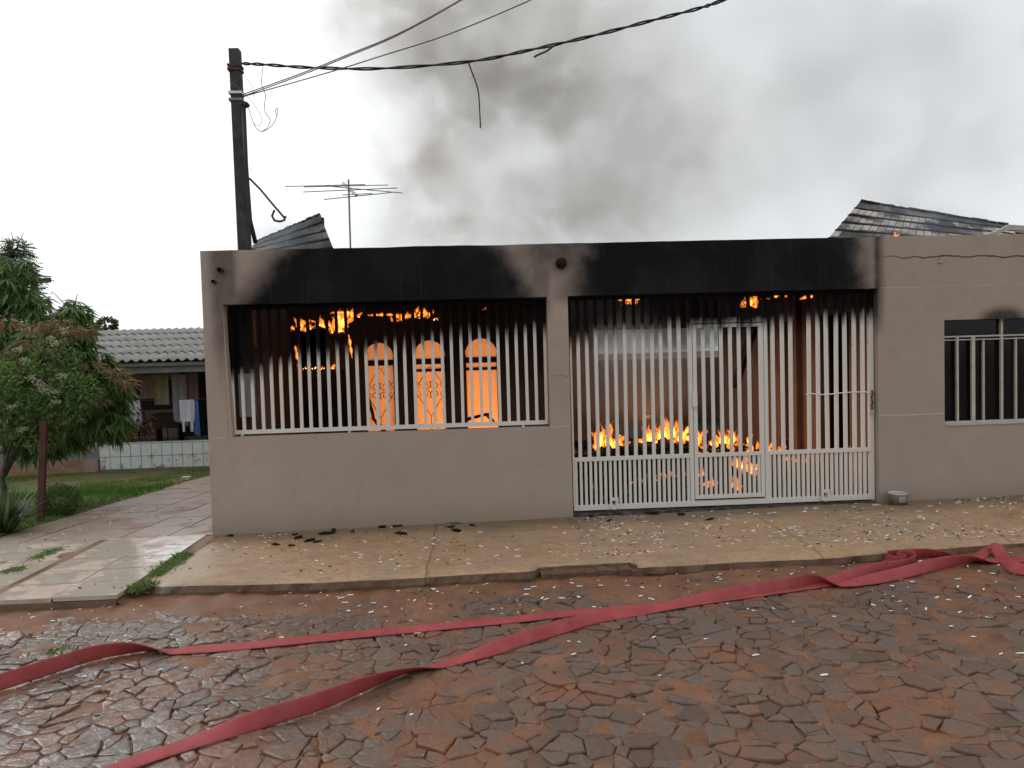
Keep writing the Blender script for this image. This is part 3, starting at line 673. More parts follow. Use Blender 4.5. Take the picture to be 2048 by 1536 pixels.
for u_ in (1228, 1650):
    q = at(u_, 1000, GTY-.03); b_ = MB(); x = q.x
    b_.box((x-.04, GTY-.05, .098), (x-.02, GTY-.021, .20)); b_.box((x+.02, GTY-.05, .098), (x+.04, GTY-.021, .20)); b_.box((x-.02, GTY-.049, .172), (x+.02, GTY-.022, .198)); b_.box((x-.02, GTY-.045, .085), (x+.02, GTY-.022, .12))
    b_.build('latch_bracket', Mg, G)
tw = MB(); pts = [at(u_, v_, GTY-.022) for u_, v_ in ((1612, 788), (1622, 787), (1640, 789), (1655, 789), (1672, 787), (1690, 785), (1712, 784), (1732, 784), (1744, 787))]
tw.tube(pts, .005, 6); o = tw.build('binding_wire', M['whiteash']); tag(o, 'thin pale wire tied across the gate bars near the padlock', 'wire')
ck = thing('padlock', 'brass-white padlock hanging on a dark chain at the gate end post', 'padlock', (3.865, GTY-.03, .95))
cl = MB()
for i in range(7):
    z_ = 1.14 - .026*i; a_ = i % 2; cl.tube([(3.858+.006*math.sin(i*2)+(.009*math.cos(t_) if a_ else 0), GTY-.034+(0 if a_ else .009*math.cos(t_)), z_+.018*math.sin(t_)) for t_ in lin(0, 5.24, 6)], .004, 5, closed=True)
cl.build('chain', M['rust'], ck)
pl = MB(); pl.box((3.835, GTY-.048, .925), (3.873, GTY-.03, .962)); M['brass'] = simple('worn_brass', (.55, .52, .42), (.4, .36, .26), 20, .4, .1, metal=.4); pl.build('lock_body', M['brass'], ck)
sh = MB(); sh.tube([(3.854+.013*math.cos(t_), GTY-.039, .96+.02*math.sin(t_)) for t_ in lin(0, math.pi, 10)], .003, 6); sh.build('shackle', M['galv'], ck)
# gate threshold
th = MB(); th.box((.897, .02, -.1), (3.894, .15, .055)); o = th.build('threshold', M['ash'], H)

# ------------------------------------------------------------------ fires
def flame(mb, base, h, w_, lean=(0, 0), mi=0, seed=0):
    """one ragged tongue: a wandering tapered tube, swelling and pinching"""
    rn = random.Random(seed); p = Vector(base); d = Vector((rn.gauss(0, .35), rn.gauss(0, .3), 1)).normalized(); k = 7; nr = 12; pts = []; rs = []; ph = rn.uniform(0, 6)
    for i in range(nr):
        t_ = i/(nr-1); pts.append(p.copy()); rs.append(max(.0015, w_*.5*(math.sin(math.pi*(.12+.88*t_)**.8))*(1+.45*math.sin(ph+t_*7)+.25*math.sin(ph*2+t_*13))))
        d = (d+Vector((rn.gauss(lean[0], .42), rn.gauss(lean[1], .35), rn.gauss(.22, .25)))).normalized(); d.z = max(d.z, -.1); p += d*h/nr*1.15
    mb.tube(pts, rs, k, mi)
def lick(mb, pts, r, mi=0): # thin flame crawling along timber
    k = len(pts); mb.tube(pts, [max(.003, r*(.35+.65*abs(math.sin(2.3*i+pts[0][0]*9)))*(1-.7*abs(2*i/(k-1)-1)**3)) for i in range(k)], 6, mi)
FS = [0]
def fire(name, label, seats, light=None, lcol=(1, .38, .09), licks=()):
    e_ = thing(name, label, 'fire', seats[0][0] if seats else licks[0][0])
    mo, mc = MB(), MB()
    for b, h, w_, n in seats:
        for i in range(int(n*3.6)):
            FS[0] += 1; rn = random.Random(FS[0]); p = Vector(b)+Vector((rn.gauss(0, .85)*w_, rn.gauss(0, .6)*w_, rn.uniform(-.15, .1)*h)); hh = h*(.12+.95*rn.random()**2.1); ww = .010+min(.045, hh*rn.uniform(.10, .26)); p.z += (.25*h*rn.random() if rn.random() < .3 else 0)
            le = (rn.uniform(-.12, .12), rn.uniform(-.08, .08)); flame(mo, p, hh, ww, le, 0, FS[0])
            if rn.random() < .75: flame(mc, p, hh*.7, ww*.42, le, 0, FS[0])
    for i, l_ in enumerate(licks): lick(mo, [Vector(p) for p in l_], .026); lick(mc, [Vector(p)+Vector((.004, -.004, -.004)) for p in l_], .012)
    if mo.f: mo.build('flame', M['flame'], e_, True)
    if mc.f: mc.build('flame_core', M['core'], e_, True)
    for lp, en, *cc in (light or []):
        L = bpy.data.lights.new('fire_glow', 'POINT'); L.energy = en; L.color = cc[0] if cc else lcol; L.shadow_soft_size = .06
        lo_ = bpy.data.objects.new('fire_glow', L); COL.objects.link(lo_); lo_.location = lp; child(lo_, e_)
    return e_
def wob(a, b, n, s): return [Vector(a).lerp(Vector(b), i/(n-1))+Vector((0, U_(-s, s), U_(-s, s))) for i in range(n)]
# heap fires behind the gate (survey points on the rubble)
def heap(x, y): # rubble surface inside the carport
    d = math.exp(-((x-2.5)/1.15)**2-((y-2.1)/1.25)**2)
    return .07+.27*d+.07*smooth01(.2, .8, y)+.05*frac(x, y, 1, 2.4, 3)+.03*frac(x, y, 1, 8, 2)
def hp(u_, Y): q = at(u_, 900, Y); return (q.x, Y, max(.05, heap(q.x, Y)))
fire('fire', 'tall ragged flames at the left end of the rubble, beside the inner pier', [(hp(1200, 2.9), .50, .04, 6), (hp(1216, 2.8), .42, .07, 9), (hp(1232, 2.8), .32, .08, 9), (hp(1250, 2.7), .14, .1, 5)], [((1.45, 2.6, .55), 4)])
fire('fire', 'brightest mass of flames on top of the rubble left of the gate door', [(hp(1312, 2.6), .36, .10, 11), (hp(1335, 2.5), .44, .10, 12), (hp(1350, 2.4), .22, .16, 10), (hp(1365, 2.5), .34, .12, 11), (hp(1285, 2.7), .12, .2, 8)], [((2.2, 2.3, .75), 9)])
fire('fire', 'loose flames licking over the rubble behind the gate door', [(hp(1395, 2.4), .24, .10, 8), (hp(1415, 2.3), .16, .14, 8), (hp(1438, 2.4), .34, .11, 11), (hp(1465, 2.5), .28, .09, 7), (hp(1425, 1.7), .16, .14, 8)], [((2.75, 2.2, .7), 5)])
fire('fire', 'low flames trailing down the right slope of the rubble heap', [(hp(1500, 2.2), .16, .14, 9), (hp(1520, 1.9), .20, .12, 9), (hp(1538, 1.9), .24, .08, 8), (hp(1565, 1.7), .13, .08, 5), (hp(1590, 1.5), .13, .06, 4), (hp(1610, 1.4), .10, .05, 2)], [((3.2, 1.6, .5), 2)])
fire('fire', 'small bright fire low on the rubble just inside the gate door', [(hp(1478, .9), .20, .05, 6), (hp(1494, .8), .26, .05, 8), (hp(1476, .5), .20, .04, 5)], [((2.75, .9, .4), 2)])
fire('fire', 'embers and small tongues along the front foot of the rubble heap', [(hp(1270, .8), .10, .06, 5), (hp(1297, .8), .11, .05, 5), (hp(1176, .7), .08, .03, 4), (hp(1384, .8), .17, .05, 5), (hp(1404, .6), .17, .05, 5), (hp(1418, .6), .11, .04, 4), (hp(1345, .8), .07, .06, 5), (hp(1235, .7), .08, .03, 3), (hp(1320, .9), .06, .06, 4)])
fire('fire', 'tiny flame alone on the floor near the right latch of the gate', [(hp(1654, .9), .08, .02, 3)])
q = at(1680, 895, 1.0); fire('fire', 'dull orange glow of a fire burning in the dark side doorway', [((4.5, 1.4, .35), .26, .12, 8)], [((4.6, 1.5, .4), 2.5)])
# burning roof timbers along the top
def tp(u_, v_, Y): return at(u_, v_, Y)
def flist(items, Y): return [(tp(u_, v_, Y+U_(-.1, .1)), h, w_, n) for u_, v_, h, w_, n in items]
fire('fire', 'flames hanging from the burning ceiling timbers at the left of the porch', flist([(604, 660, .16, .05, 6), (612, 658, .10, .06, 4), (668, 662, .22, .05, 7), (684, 660, .30, .05, 8), (690, 640, .2, .06, 6), (640, 655, .08, .08, 3)], 1.9), [((-1.75, 1.75, 1.98), 2)],
     licks=[wob(tp(622, 640, 1.9), tp(652, 655, 1.9), 9, .008), wob(tp(660, 626, 1.9), tp(706, 625, 1.9), 10, .008), wob(tp(552, 612, 1.6), tp(592, 613, 1.6), 8, .006)])
fire('fire', 'burning strip dripping fire beside the porch door frame', [], None, licks=[wob(tp(697, 668, 2.4), tp(704, 715, 2.4), 12, .012), wob(tp(590, 692, 2.4), tp(598, 728, 2.4), 8, .01)])
fire('fire', 'row of small flames along the charred porch door top', flist([(605, 738, .10, .03, 4), (645, 738, .08, .02, 3), (666, 738, .09, .03, 4), (627, 737, .04, .05, 3)], 2.62), [((-1.95, 2.45, 1.56), .6)])
fire('fire', 'flames along the burning porch beam above the arched windows', flist([(797, 640, .14, .04, 6), (812, 636, .08, .05, 4), (836, 634, .16, .03, 6), (852, 634, .14, .04, 6), (868, 640, .05, .04, 3), (972, 618, .06, .01, 2)], 2.0), [((-.85, 1.9, 2.08), 2.2)],
     licks=[wob(tp(735, 630, 2.0), tp(790, 630, 2.0), 14, .006), wob(tp(720, 610, 2.3), tp(800, 606, 2.3), 12, .006), wob(tp(825, 605, 2.3), tp(905, 601, 2.3), 12, .005), wob(tp(970, 599, 2.3), tp(1094, 598, 2.3), 22, .005)])
fire('fire', 'flames under the carport header beside the front column', flist([(1252, 608, .07, .05, 5), (1265, 607, .09, .05, 5), (1140, 598, .03, .02, 2)], 3.2), [((1.9, 3.0, 2.3), 2)], licks=[wob(tp(1136, 597, 3.2), tp(1205, 595, 3.2), 14, .006), wob(tp(1236, 600, 3.2), tp(1280, 598, 3.2), 10, .006)])
fire('fire', 'ragged flames on the burning rafters above the gate door', flist([(1488, 612, .16, .03, 6), (1502, 612, .17, .04, 7), (1532, 598, .06, .04, 4), (1556, 594, .08, .05, 5), (1574, 594, .07, .03, 4)], 2.4), [((3.0, 2.2, 2.2), 1)])
fire('fire', 'orange flame rolling under the header at the right of the gate', [], None, licks=[wob(tp(1598, 598, 1.6), tp(1648, 586, 1.6), 10, .004), wob(tp(1610, 594, 1.6), tp(1646, 590, 1.6), 8, .004)])
q = at(1788, 468, 3.0); fire('fire', 'small flame showing over the wall top below the broken right roof', [((q.x, 3.0, q.z-.12), .2, .02, 4)])
# the fire in the room behind the arched windows
fire('fire', 'fire in the front room glowing orange through the arched windows', [((.25, 3.9, .2), .9, .3, 14), ((-.6, 4.2, .1), .6, .3, 8)], [((.28, 3.35, .30), 16), ((.40, 4.1, .40), 62), ((-.6, 4.5, .8), 44, (1, .40, .15)), ((-1.15, 4.2, 1.2), 24, (1, .42, .18))], (1, .31, .05))
# ------------------------------------------------------------------ rubble and burnt timbers
rb = MB(); rn = random.Random(3)
for i in range(1500):
    x = rn.uniform(1.0, 3.95); y = rn.uniform(.3, 4.8)
    z = heap(x, y); L = rn.choice((.05, .08, .12, .2)) * rn.uniform(.6, 1.4); t_ = rn.uniform(.008, .025)
    rot = Matrix.Rotation(rn.uniform(0, 6.28), 3, 'Z') @ Matrix.Rotation(rn.gauss(0, .5), 3, 'Y') @ Matrix.Rotation(rn.gauss(0, .5), 3, 'X')
    rb.box((x-L/2, y-L*.3, z-t_), (x+L/2, y+L*.3, z+t_), 1 if rn.random() < .10 else 0, rot)
nx, ny = 60, 80
hs = [(x, y, heap(x, y)-.02) for y in lin(.16, 4.98, ny) for x in lin(1.0, 3.99, nx)]
rb.add(hs, [(j*nx+i, j*nx+i+1, (j+1)*nx+i+1, (j+1)*nx+i) for j in range(ny-1) for i in range(nx-1)])
o = rb.build('rubble', [M['char'], M['ash']]); tag(o, 'black heap of charred roof debris on the carport floor', 'rubble', kind='stuff')
def timber(label, p, q, w_, h_, mat=M['char'], roll=0, grp='fallen and burnt roof timbers'):
    mb_ = MB(); p, q = Vector(p), Vector(q); k = 7
    for i in range(k):
        a, b = p.lerp(q, i/k), p.lerp(q, (i+1)/k); f_ = 1-.25*R(); mb_.bar(a-(b-a)*.06+Vector((0, U_(-.006, .006), U_(-.006, .006))), b, w_*f_, h_*f_, roll+U_(-.1, .1))
    o = mb_.build('charred_timber', mat); tag(o, label, 'timber', grp); return o
timber('charred beam hanging aslant behind the gate door, tip glowing', at(1512, 640, 3.0), at(1470, 772, 2.6), .10, .12)
timber('blackened ceiling beam spanning the top of the porch opening', (-2.36, .55, 2.165), (1.0, .55, 2.172), .09, .07)
timber('burnt rafter above the carport behind the gate top', (.95, 2.6, 2.36), (4.02, 3.4, 2.42), .07, .07)
timber('thin burnt rafter leaning at the upper right of the carport', at(1600, 600, 1.7), at(1665, 583, 1.5), .05, .05)
timber('bent charred stick propped against the first arched window', at(738, 800, 1.6), at(748, 838, 1.5), .025, .03)
timber('crooked charred stick resting at the foot of the grille', at(745, 835, 1.4), at(772, 868, .5), .03, .035)
timber('arched charred branch lying before the third window', at(935, 838, 1.9), at(975, 828, 1.9), .04, .04)
timber('short charred branch end drooping at the third window sill', at(975, 828, 1.9), at(990, 850, 1.9), .045, .05)
timber('charred purlin lying across the rubble left part', (1.1, 1.4, .2), (2.3, 2.0, .34), .05, .06)
timber('charred purlin lying on the rubble below the door', (2.1, .9, .14), (3.1, 1.6, .3), .05, .06)
timber('charred rafter lying down the right slope of the heap', (2.7, 2.4, .38), (3.7, 1.2, .14), .06, .06)
for lab, p, q in (('burnt wooden bench rail standing behind the right gate bars', at(1573, 877, 2.2), at(1618, 877, 2.2)), ):
    bn = thing('burnt_table', 'burnt low table frame standing behind the right gate bars', 'table', (p.x, 2.2, .05)); zt = p.z
    mb_ = MB(); mb_.box((p.x, 2.05, zt-.02), (q.x, 2.3, zt)); mb_.build('table_top', M['rust'], bn)
    for x in (p.x+.02, q.x-.04):
        for y in (2.07, 2.26): mb_ = MB(); mb_.box((x, y, .0), (x+.025, y+.025, zt-.02)); mb_.build('leg', M['rust'], bn)
mbx = thing('meter_box', 'grey-white electricity meter box on the post behind the porch grille', 'meter box', (-2.3, .45, 1.0))
a, b = at(470, 748, .5), at(507, 834, .5); mb_ = MB(); mb_.box((a.x, .5, b.z), (b.x, .66, a.z)); mb_.build('box_body', M['box'], mbx); mb_ = MB(); mb_.box((a.x+.012, .49, b.z+.015), (b.x-.012, .4995, a.z-.03)); mb_.build('box_door', M['box'], mbx)
mb_ = MB(); mb_.box((a.x-.06, .62, .03), (b.x+.15, .74, a.z+.25)); ob = mb_.build('meter_pillar', inn, H)

# ------------------------------------------------------------------ broken roofs
def tileroof_mat(n_, c1, c2, soot):
    m, t, b, _ = new_mat(n_); c = ramp(t, noise(t, 4, 5), [(.3, c1), (.7, c2)]); c = mixc(t, sstep(t, noise(t, 1.6, 5, .6), .45-soot*.2, .62-soot*.1), c, (.03, .03, .033)); lk(t, c, b.inputs['Base Color']); b.inputs['Roughness'].default_value = .9
    bump(t, b, noise(t, 40, 4), .4, .01); return m
M['tiledark'] = tileroof_mat('sooted_roof_tile', (.13, .115, .11), (.20, .18, .16), .6); M['tilelite'] = tileroof_mat('scorched_roof_tile', (.52, .46, .40), (.36, .31, .26), .05)
def roof_piece(name, A, B, C, D, rows, cols, mat, batten=True, keep=None, k_=1.0):
    A, B, C, D = map(Vector, (A, B, C, D)) # ridge A-B, foot C-D
    P = lambda u_, v_: A.lerp(B, u_).lerp(C.lerp(D, u_), v_)
    nrm = (B-A).cross(C-A).normalized(); nrm = nrm if nrm.z > 0 else -nrm
    base = MB(); k = 24; tops = [P(i/k, -.012*R()-.006) for i in range(k+1)]; bots = [P(i/k, 1) for i in range(k+1)]
    for i in range(k):
        a, b, c, d = tops[i], tops[i+1], bots[i+1], bots[i]; o_ = nrm*k_*.05; n0 = nrm*k_*.03
        base.add([a+n0, b+n0, c+n0, d+n0, a+o_, b+o_, c+o_, d+o_], [(0, 1, 2, 3), (7, 6, 5, 4), (0, 4, 5, 1), (3, 2, 6, 7), (1, 5, 6, 2), (0, 3, 7, 4)])
    ro = base.build(name, M['tiledark'], H)
    for r_ in range(rows):
        for c_ in range(cols):
            if keep and not keep((c_+.5)/cols, (r_+.5)/rows): continue
            u0, u1, v0, v1 = c_/cols+.06/cols, (c_+1)/cols-.06/cols, r_/rows+.16/rows, (r_+1)/rows-.16/rows
            j = U_(-.004, .006); tl = MB(); vs = [P(u0, v0), P(u1, v0), P(u1, v1), P(u0, v1)]; tl.add([p+nrm*k_*(.066+j) for p in vs]+[p+nrm*k_*.04 for p in vs], [(0, 1, 2, 3), (7, 6, 5, 4), (0, 4, 5, 1), (1, 5, 6, 2), (2, 6, 7, 3), (3, 7, 4, 0)])
            tl.build('tile', mat, ro)
    if batten:
        for r_ in range(rows+1): bt = MB(); bt.bar(P(0, r_/rows)+nrm*k_*.045, P(1, r_/rows)+nrm*k_*.045, .04*k_, .05*k_); bt.build('batten', M['char'], ro)
    rd = MB(); n_ = 30
    for i in range(n_): a, b = P(i/n_, -.012+U_(-.01, .008)), P((i+1.15)/n_, -.012+U_(-.01, .008)); rd.bar(a+nrm*k_*.04, b+nrm*k_*.04, .07*k_, U_(.05, .085)*k_)
    rd.build('ridge_cap', M['tiledark'], ro)
    return ro
roof_piece('roof', at(1718, 409, 6.2), at(2012, 456, 5.6), at(1640, 500, 4.4), at(2075, 520, 4.4), 6, 24, M['tilelite'], keep=lambda u_, v_: frac(u_*6, v_*4, 3, 1, 2) > -.32 and v_ > .12)
roof_piece('roof', at(2030, 460, 5.8), at(2200, 475, 5.8), at(2010, 500, 4.6), at(2230, 520, 4.6), 3, 8, M['tilelite'])
gt = MB(); gt.bar(at(2014, 456, 3.9), at(1950, 482, 3.6), .05, .06); gt.bar(at(2012, 455, 3.9), at(2075, 459, 3.9), .06, .08); gt.build('gable_board', M['joint'], H)
lk_p = [at(512, 490, 1.75), at(642, 434, 1.75), at(492, 530, 1.0), at(676, 520, 1.0)]
roof_piece('roof', lk_p[0], lk_p[1], lk_p[2], lk_p[3], 5, 14, M['tiledark'], True, lambda u_, v_: R() < .8, .55)
for a_, b_ in ((lk_p[0], lk_p[2]), (lk_p[1], lk_p[3])):
    for q_ in (a_, b_): rp = MB(); rp.bar((q_.x, q_.y, 2.3), q_+Vector((0, 0, -.01)), .06, .06); rp.build('roof_strut', M['char'], H)
ibox('gable_wall', (5.3, 4.31, 2.49), (10.2, 4.43, 2.98)); ibox('gable_wall', (6.2, 6.0, .03), (9.6, 6.12, 3.3))

# ------------------------------------------------------------------ service post, cables, antenna
P_ = thing('service_post', 'dark square concrete service post rising behind the front wall', 'pole', (-2.27, .7, .0))
pm = MB(); zt = 4.725
for i in range(8):
    z0, z1 = -.1+(zt+.1)*i/8, -.1+(zt+.1)*(i+1)/8
    wa, wb = .062-.013*i/8, .062-.013*(i+1)/8; c0, c1 = -2.262-.036*i/8, -2.262-.036*(i+1)/8
    pm.add([(c0-wa, .7-wa, z0), (c0+wa, .7-wa, z0), (c0+wa, .7+wa, z0), (c0-wa, .7+wa, z0), (c1-wb, .7-wb, z1), (c1+wb, .7-wb, z1), (c1+wb, .7+wb, z1), (c1-wb, .7+wb, z1)], [(0, 1, 5, 4), (1, 2, 6, 5), (2, 3, 7, 6), (3, 0, 4, 7)] + ([(4, 5, 6, 7)] if i == 7 else []))
pm.build('shaft', M['concpole'], P_)
cdt = MB(); cdt.tube([at(487, 208, .62), at(492, 330, .62), at(500, 440, .62), at(511, 486, .62)], .022, 8); cdt.tube([at(484, 212, .62), at(487, 206, .62), at(492, 208, .62), at(496, 213, .62)], .026, 8); cdt.build('conduit', M['black'], P_, True)
for v_, mt in ((128, 'rust'), (136, 'rust'), (183, 'whiteash'), (197, 'galv')):
    q = at(470, v_, .63); bd = MB(); bd.box((-2.365, .64, q.z-.012), (-2.235, .76, q.z+.012)); bd.build('clamp_band', M[mt], P_)
ins = MB(); q = at(464, 130, .63); ins.lathe((q.x-.01, .66, q.z-.05), [(.012, 0), (.03, .01), (.02, .03), (.03, .05), (.02, .07), (.028, .09), (.01, .1)], 12); ins.build('insulator', M['black'], P_, True)
bk = MB(); bk.tube([at(499, 357, .66), at(520, 378, .6), at(545, 408, .55), at(569, 436, .5)], .011, 6); bk.build('stay_rod', M['rust'], P_)
bk = MB(); bk.tube([at(549, 420, .5), at(544, 432, .5), at(549, 441, .5), at(560, 443, .5), at(569, 440, .5), at(571, 432, .5)], .012, 6); bk.build('stay_hook', M['rust'], P_)
def cable(name, label, pts, r, mat, grp=None, n=6, twist=0):
    mb_ = MB(); fine_ = []
    pts = [Vector(p) for p in pts]
    for i in range(len(pts)-1):
        p0, p1, p2, p3 = pts[max(0, i-1)], pts[i], pts[i+1], pts[min(len(pts)-1, i+2)]; st = 24 if twist else 8
        for k in range(st): t_ = k/st; fine_.append(.5*((2*p1)+(p2-p0)*t_+(2*p0-5*p1+4*p2-p3)*t_*t_+(3*p1-p0-3*p2+p3)*t_**3))
    fine_.append(pts[-1])
    if twist:
        for s_ in (0, math.pi):
            mb_.tube([p+Vector((0, math.cos(i*.26+s_), math.sin(i*.26+s_)))*r*twist for i, p in enumerate(fine_)], r, 6)
    else: mb_.tube(fine_, r, n)
    o = mb_.build(name, mat, None, True); tag(o, label, 'cable', grp); return o
cable('twisted_cable', 'thick black twisted service cable strung from the post top', [at(484, 127, .66), at(527, 129, .66), at(620, 135, .6), at(760, 137, .5), at(940, 123, .3), at(1060, 100, .1), at(1180, 73, -.1), at(1300, 42, -.3), at(1400, 16, -.45), at(1452, -2, -.5), at(1700, -95, -1.0), at(2300, -330, -2.2)], .0085, M['black'], twist=1.1)
cable('cable_tail', 'cut cable end dangling straight down from the twisted cable', [at(936, 123, .3), at(946, 150, .3), at(956, 180, .3), at(959, 215, .3), at(961, 256, .3)], .007, M['black'])
cable('cable_tail', 'short frayed cable stub pointing back below the twisted cable', [at(1112, 88, .0), at(1095, 101, .0), at(1080, 108, .0), at(1068, 114, .0)], .009, M['black'])
for (a, b), lab in zip((((486, 189), (924, -2)), ((488, 192), (918, 3)), ((487, 193), (1066, -2))), ('upper of two thin grey wires running close together from the post', 'lower of two thin grey wires running close together from the post', 'single thin grey wire running below the paired wires')):
    p, q = at(*a, .66), at(*b, -1.0); mid = p.lerp(q, .5)-Vector((0, 0, .05)); ext = q+(q-p)*1.3+Vector((0, 0, .5)); cable('wire', lab, [p, mid, q, ext], .0055, M['wiregrey'])
cable('wire', 'bent loose wires knotted and hanging near the service post', [at(527, 127, .66), at(524, 150, .6), at(523, 168, .55), at(531, 190, .55), at(529, 210, .55), at(531, 225, .55), at(540, 240, .55), at(535, 255, .55), at(525, 262, .55)], .0035, M['wiregrey'])
cable('wire', 'thin loop of wire drooping from the conduit head', [at(497, 215, .62), at(503, 235, .6), at(512, 255, .6), at(525, 263, .58), at(545, 250, .55), at(554, 230, .55), at(555, 217, .55), at(551, 222, .55), at(553, 230, .55)], .0035, M['wiregrey'])
cable('wire', 'fine wire curling from the post between the two bands', [at(487, 152, .66), at(503, 170, .62), at(508, 195, .6)], .0025, M['wiregrey'])
cable('wire', 'fine wire crossing the post and drooping to its right', [at(458, 162, .62), at(482, 180, .62), at(505, 205, .6), at(523, 235, .58), at(520, 250, .58), at(505, 248, .6)], .0025, M['wiregrey'])
A_ = thing('television_antenna', 'thin metal television antenna on a mast above the porch', 'antenna', (-1.9, 5.3, 2.3))
AY = 5.3; mt = MB(); b0 = at(701, 500, AY); t0 = at(697, 359, AY); mt.tube([(b0.x, AY, -.02), b0, t0], .016, 6); mt.build('mast', M['galv'], A_)
p0, p1 = at(686, 366, AY+.3), at(713, 391, AY-.3); bmn = MB(); bmn.tube([p0, p1], .022, 6); bmn.build('boom', M['galv'], A_)
for (a, b), (c, d) in (((570, 373), (730, 369)), ((608, 374), (776, 370)), ((606, 384), (795, 376)), ((648, 399), (783, 385)), ((652, 372), (804, 386)), ((685, 390), (745, 387))):
    el = MB(); s_ = (a-570)/80; y_ = AY+.25-.12*s_; el.tube([at(a, b, AY+U_(-.1, .25)), at(c, d, AY+U_(-.25, .1))], .0075, 5); el.build('element', M['galv'], A_)

# ------------------------------------------------------------------ fire hoses (flat, twisting canvas)
def hose_mat():
    m, t, b, _ = new_mat('red_hose_canvas'); n = noise(t, 6, 5, .65); n2 = noise(t, 240, 3)
    c = ramp(t, n, [(.3, (.28, .036, .04)), (.7, (.36, .068, .071))]); c = mixc(t, sstep(t, noise(t, 22, 5), .52, .72, 0, .7), c, (.17, .045, .035)); c = mixc(t, sstep(t, noise(t, 3, 5, .7), .55, .7, 0, .5), c, (.21, .07, .045))
    lk(t, c, b.inputs['Base Color']); b.inputs['Roughness'].default_value = .6; b.inputs['Specular IOR Level'].default_value = .3; bump(t, b, n2, .4, .003); return m
M['hose'] = hose_mat()
def hose(name, label, pts, wdt, grp):
    """pts: (x, y, z_centre, roll) roll 0 = lying flat, 90 = on edge"""
    k = len(pts); F = []
    for i in range(k-1):
        p0, p1, p2, p3 = [Vector(pts[max(0, min(k-1, j))]) for j in (i-1, i, i+1, i+2)]
        for s_ in range(10):
            t_ = s_/10; F.append(.5*((2*p1)+(p2-p0)*t_+(2*p0-5*p1+4*p2-p3)*t_*t_+(3*p1-p0-3*p2+p3)*t_**3))
    F.append(Vector(pts[-1])); mb_ = MB(); n_ = len(F); m_ = 12
    for i, f_ in enumerate(F):
        c = f_.to_3d() if len(f_) == 3 else Vector((f_[0], f_[1], f_[2])); d = Vector(F[min(n_-1, i+1)][:3])-Vector(F[max(0, i-1)][:3]); d.normalize()
        sd = d.cross(Vector((0, 0, 1))); sd = sd.normalized() if sd.length > 1e-4 else Vector((1, 0, 0)); nn = sd.cross(d); rr_ = Matrix.Rotation(math.radians(f_[3]), 3, d); sd = rr_ @ sd; nn = rr_ @ nn
        lowest = abs(sd.z)*wdt/2; kb = kerb_y(c.x)-.035-.02*abs(sd.z)-wdt/2*abs(sd.y); c.y = min(c.y, kb) if c.x > 2 else c.y; c.z = max(c.z, gz(c.x)+ROADZ+.010+lowest)
        for j in range(m_):
            a = 2*math.pi*j/m_; ca, sa = math.cos(a), math.sin(a); mb_.v.append(tuple(c+sd*(wdt/2*math.copysign(abs(ca)**.6, ca))+nn*(.0055*sa)))
    for i in range(n_-1):
        for j in range(m_): mb_.f.append((i*m_+j, i*m_+(j+1) % m_, (i+1)*m_+(j+1) % m_, (i+1)*m_+j)); mb_.m.append(0)
    mb_.f += [tuple(range(m_))[::-1], tuple((n_-1)*m_+j for j in range(m_))]; mb_.m += [0, 0]
    o = mb_.build(name, M['hose'], None, True); tag(o, label, 'hose', grp); return o
def hpt(u_, v_, lift, roll): q = gnd(u_, v_, ROADZ+lift); return (q.x, q.y, q.z, roll)
HW = .086
hose('fire_hose', 'red fire hose standing on edge where it leaves the lower left street, lying flat beyond', [hpt(*a) for a in ((-260, 1470, 0, 70), (-120, 1420, 0, 72), (0, 1384, 0, 76), (100, 1352, 0, 80), (190, 1324, 0, 92), (265, 1312, 0, 118), (325, 1308, 0, 160), (365, 1306, 0, 186), (470, 1299, 0, 189), (669, 1279, 0, 190), (845, 1262, 0, 189), (1020, 1245, 0, 189), (1138, 1232, 0, 188), (1255, 1221, .004, 188), (1343, 1211, .012, 192), (1375, 1206, .014, 205), (1420, 1201, .012, 215), (1470, 1195, .01, 228), (1540, 1187, 0, 238), (1590, 1180, 0, 258), (1630, 1174, 0, 290), (1668, 1170, .01, 350), (1710, 1168, .012, 378), (1760, 1163, .01, 400), (1830, 1151, 0, 410), (1880, 1141, 0, 440), (1930, 1133, 0, 475), (1975, 1126, 0, 535), (2048, 1123, .004, 550), (2200, 1118, 0, 550), (2500, 1120, 0, 545))], HW, None)
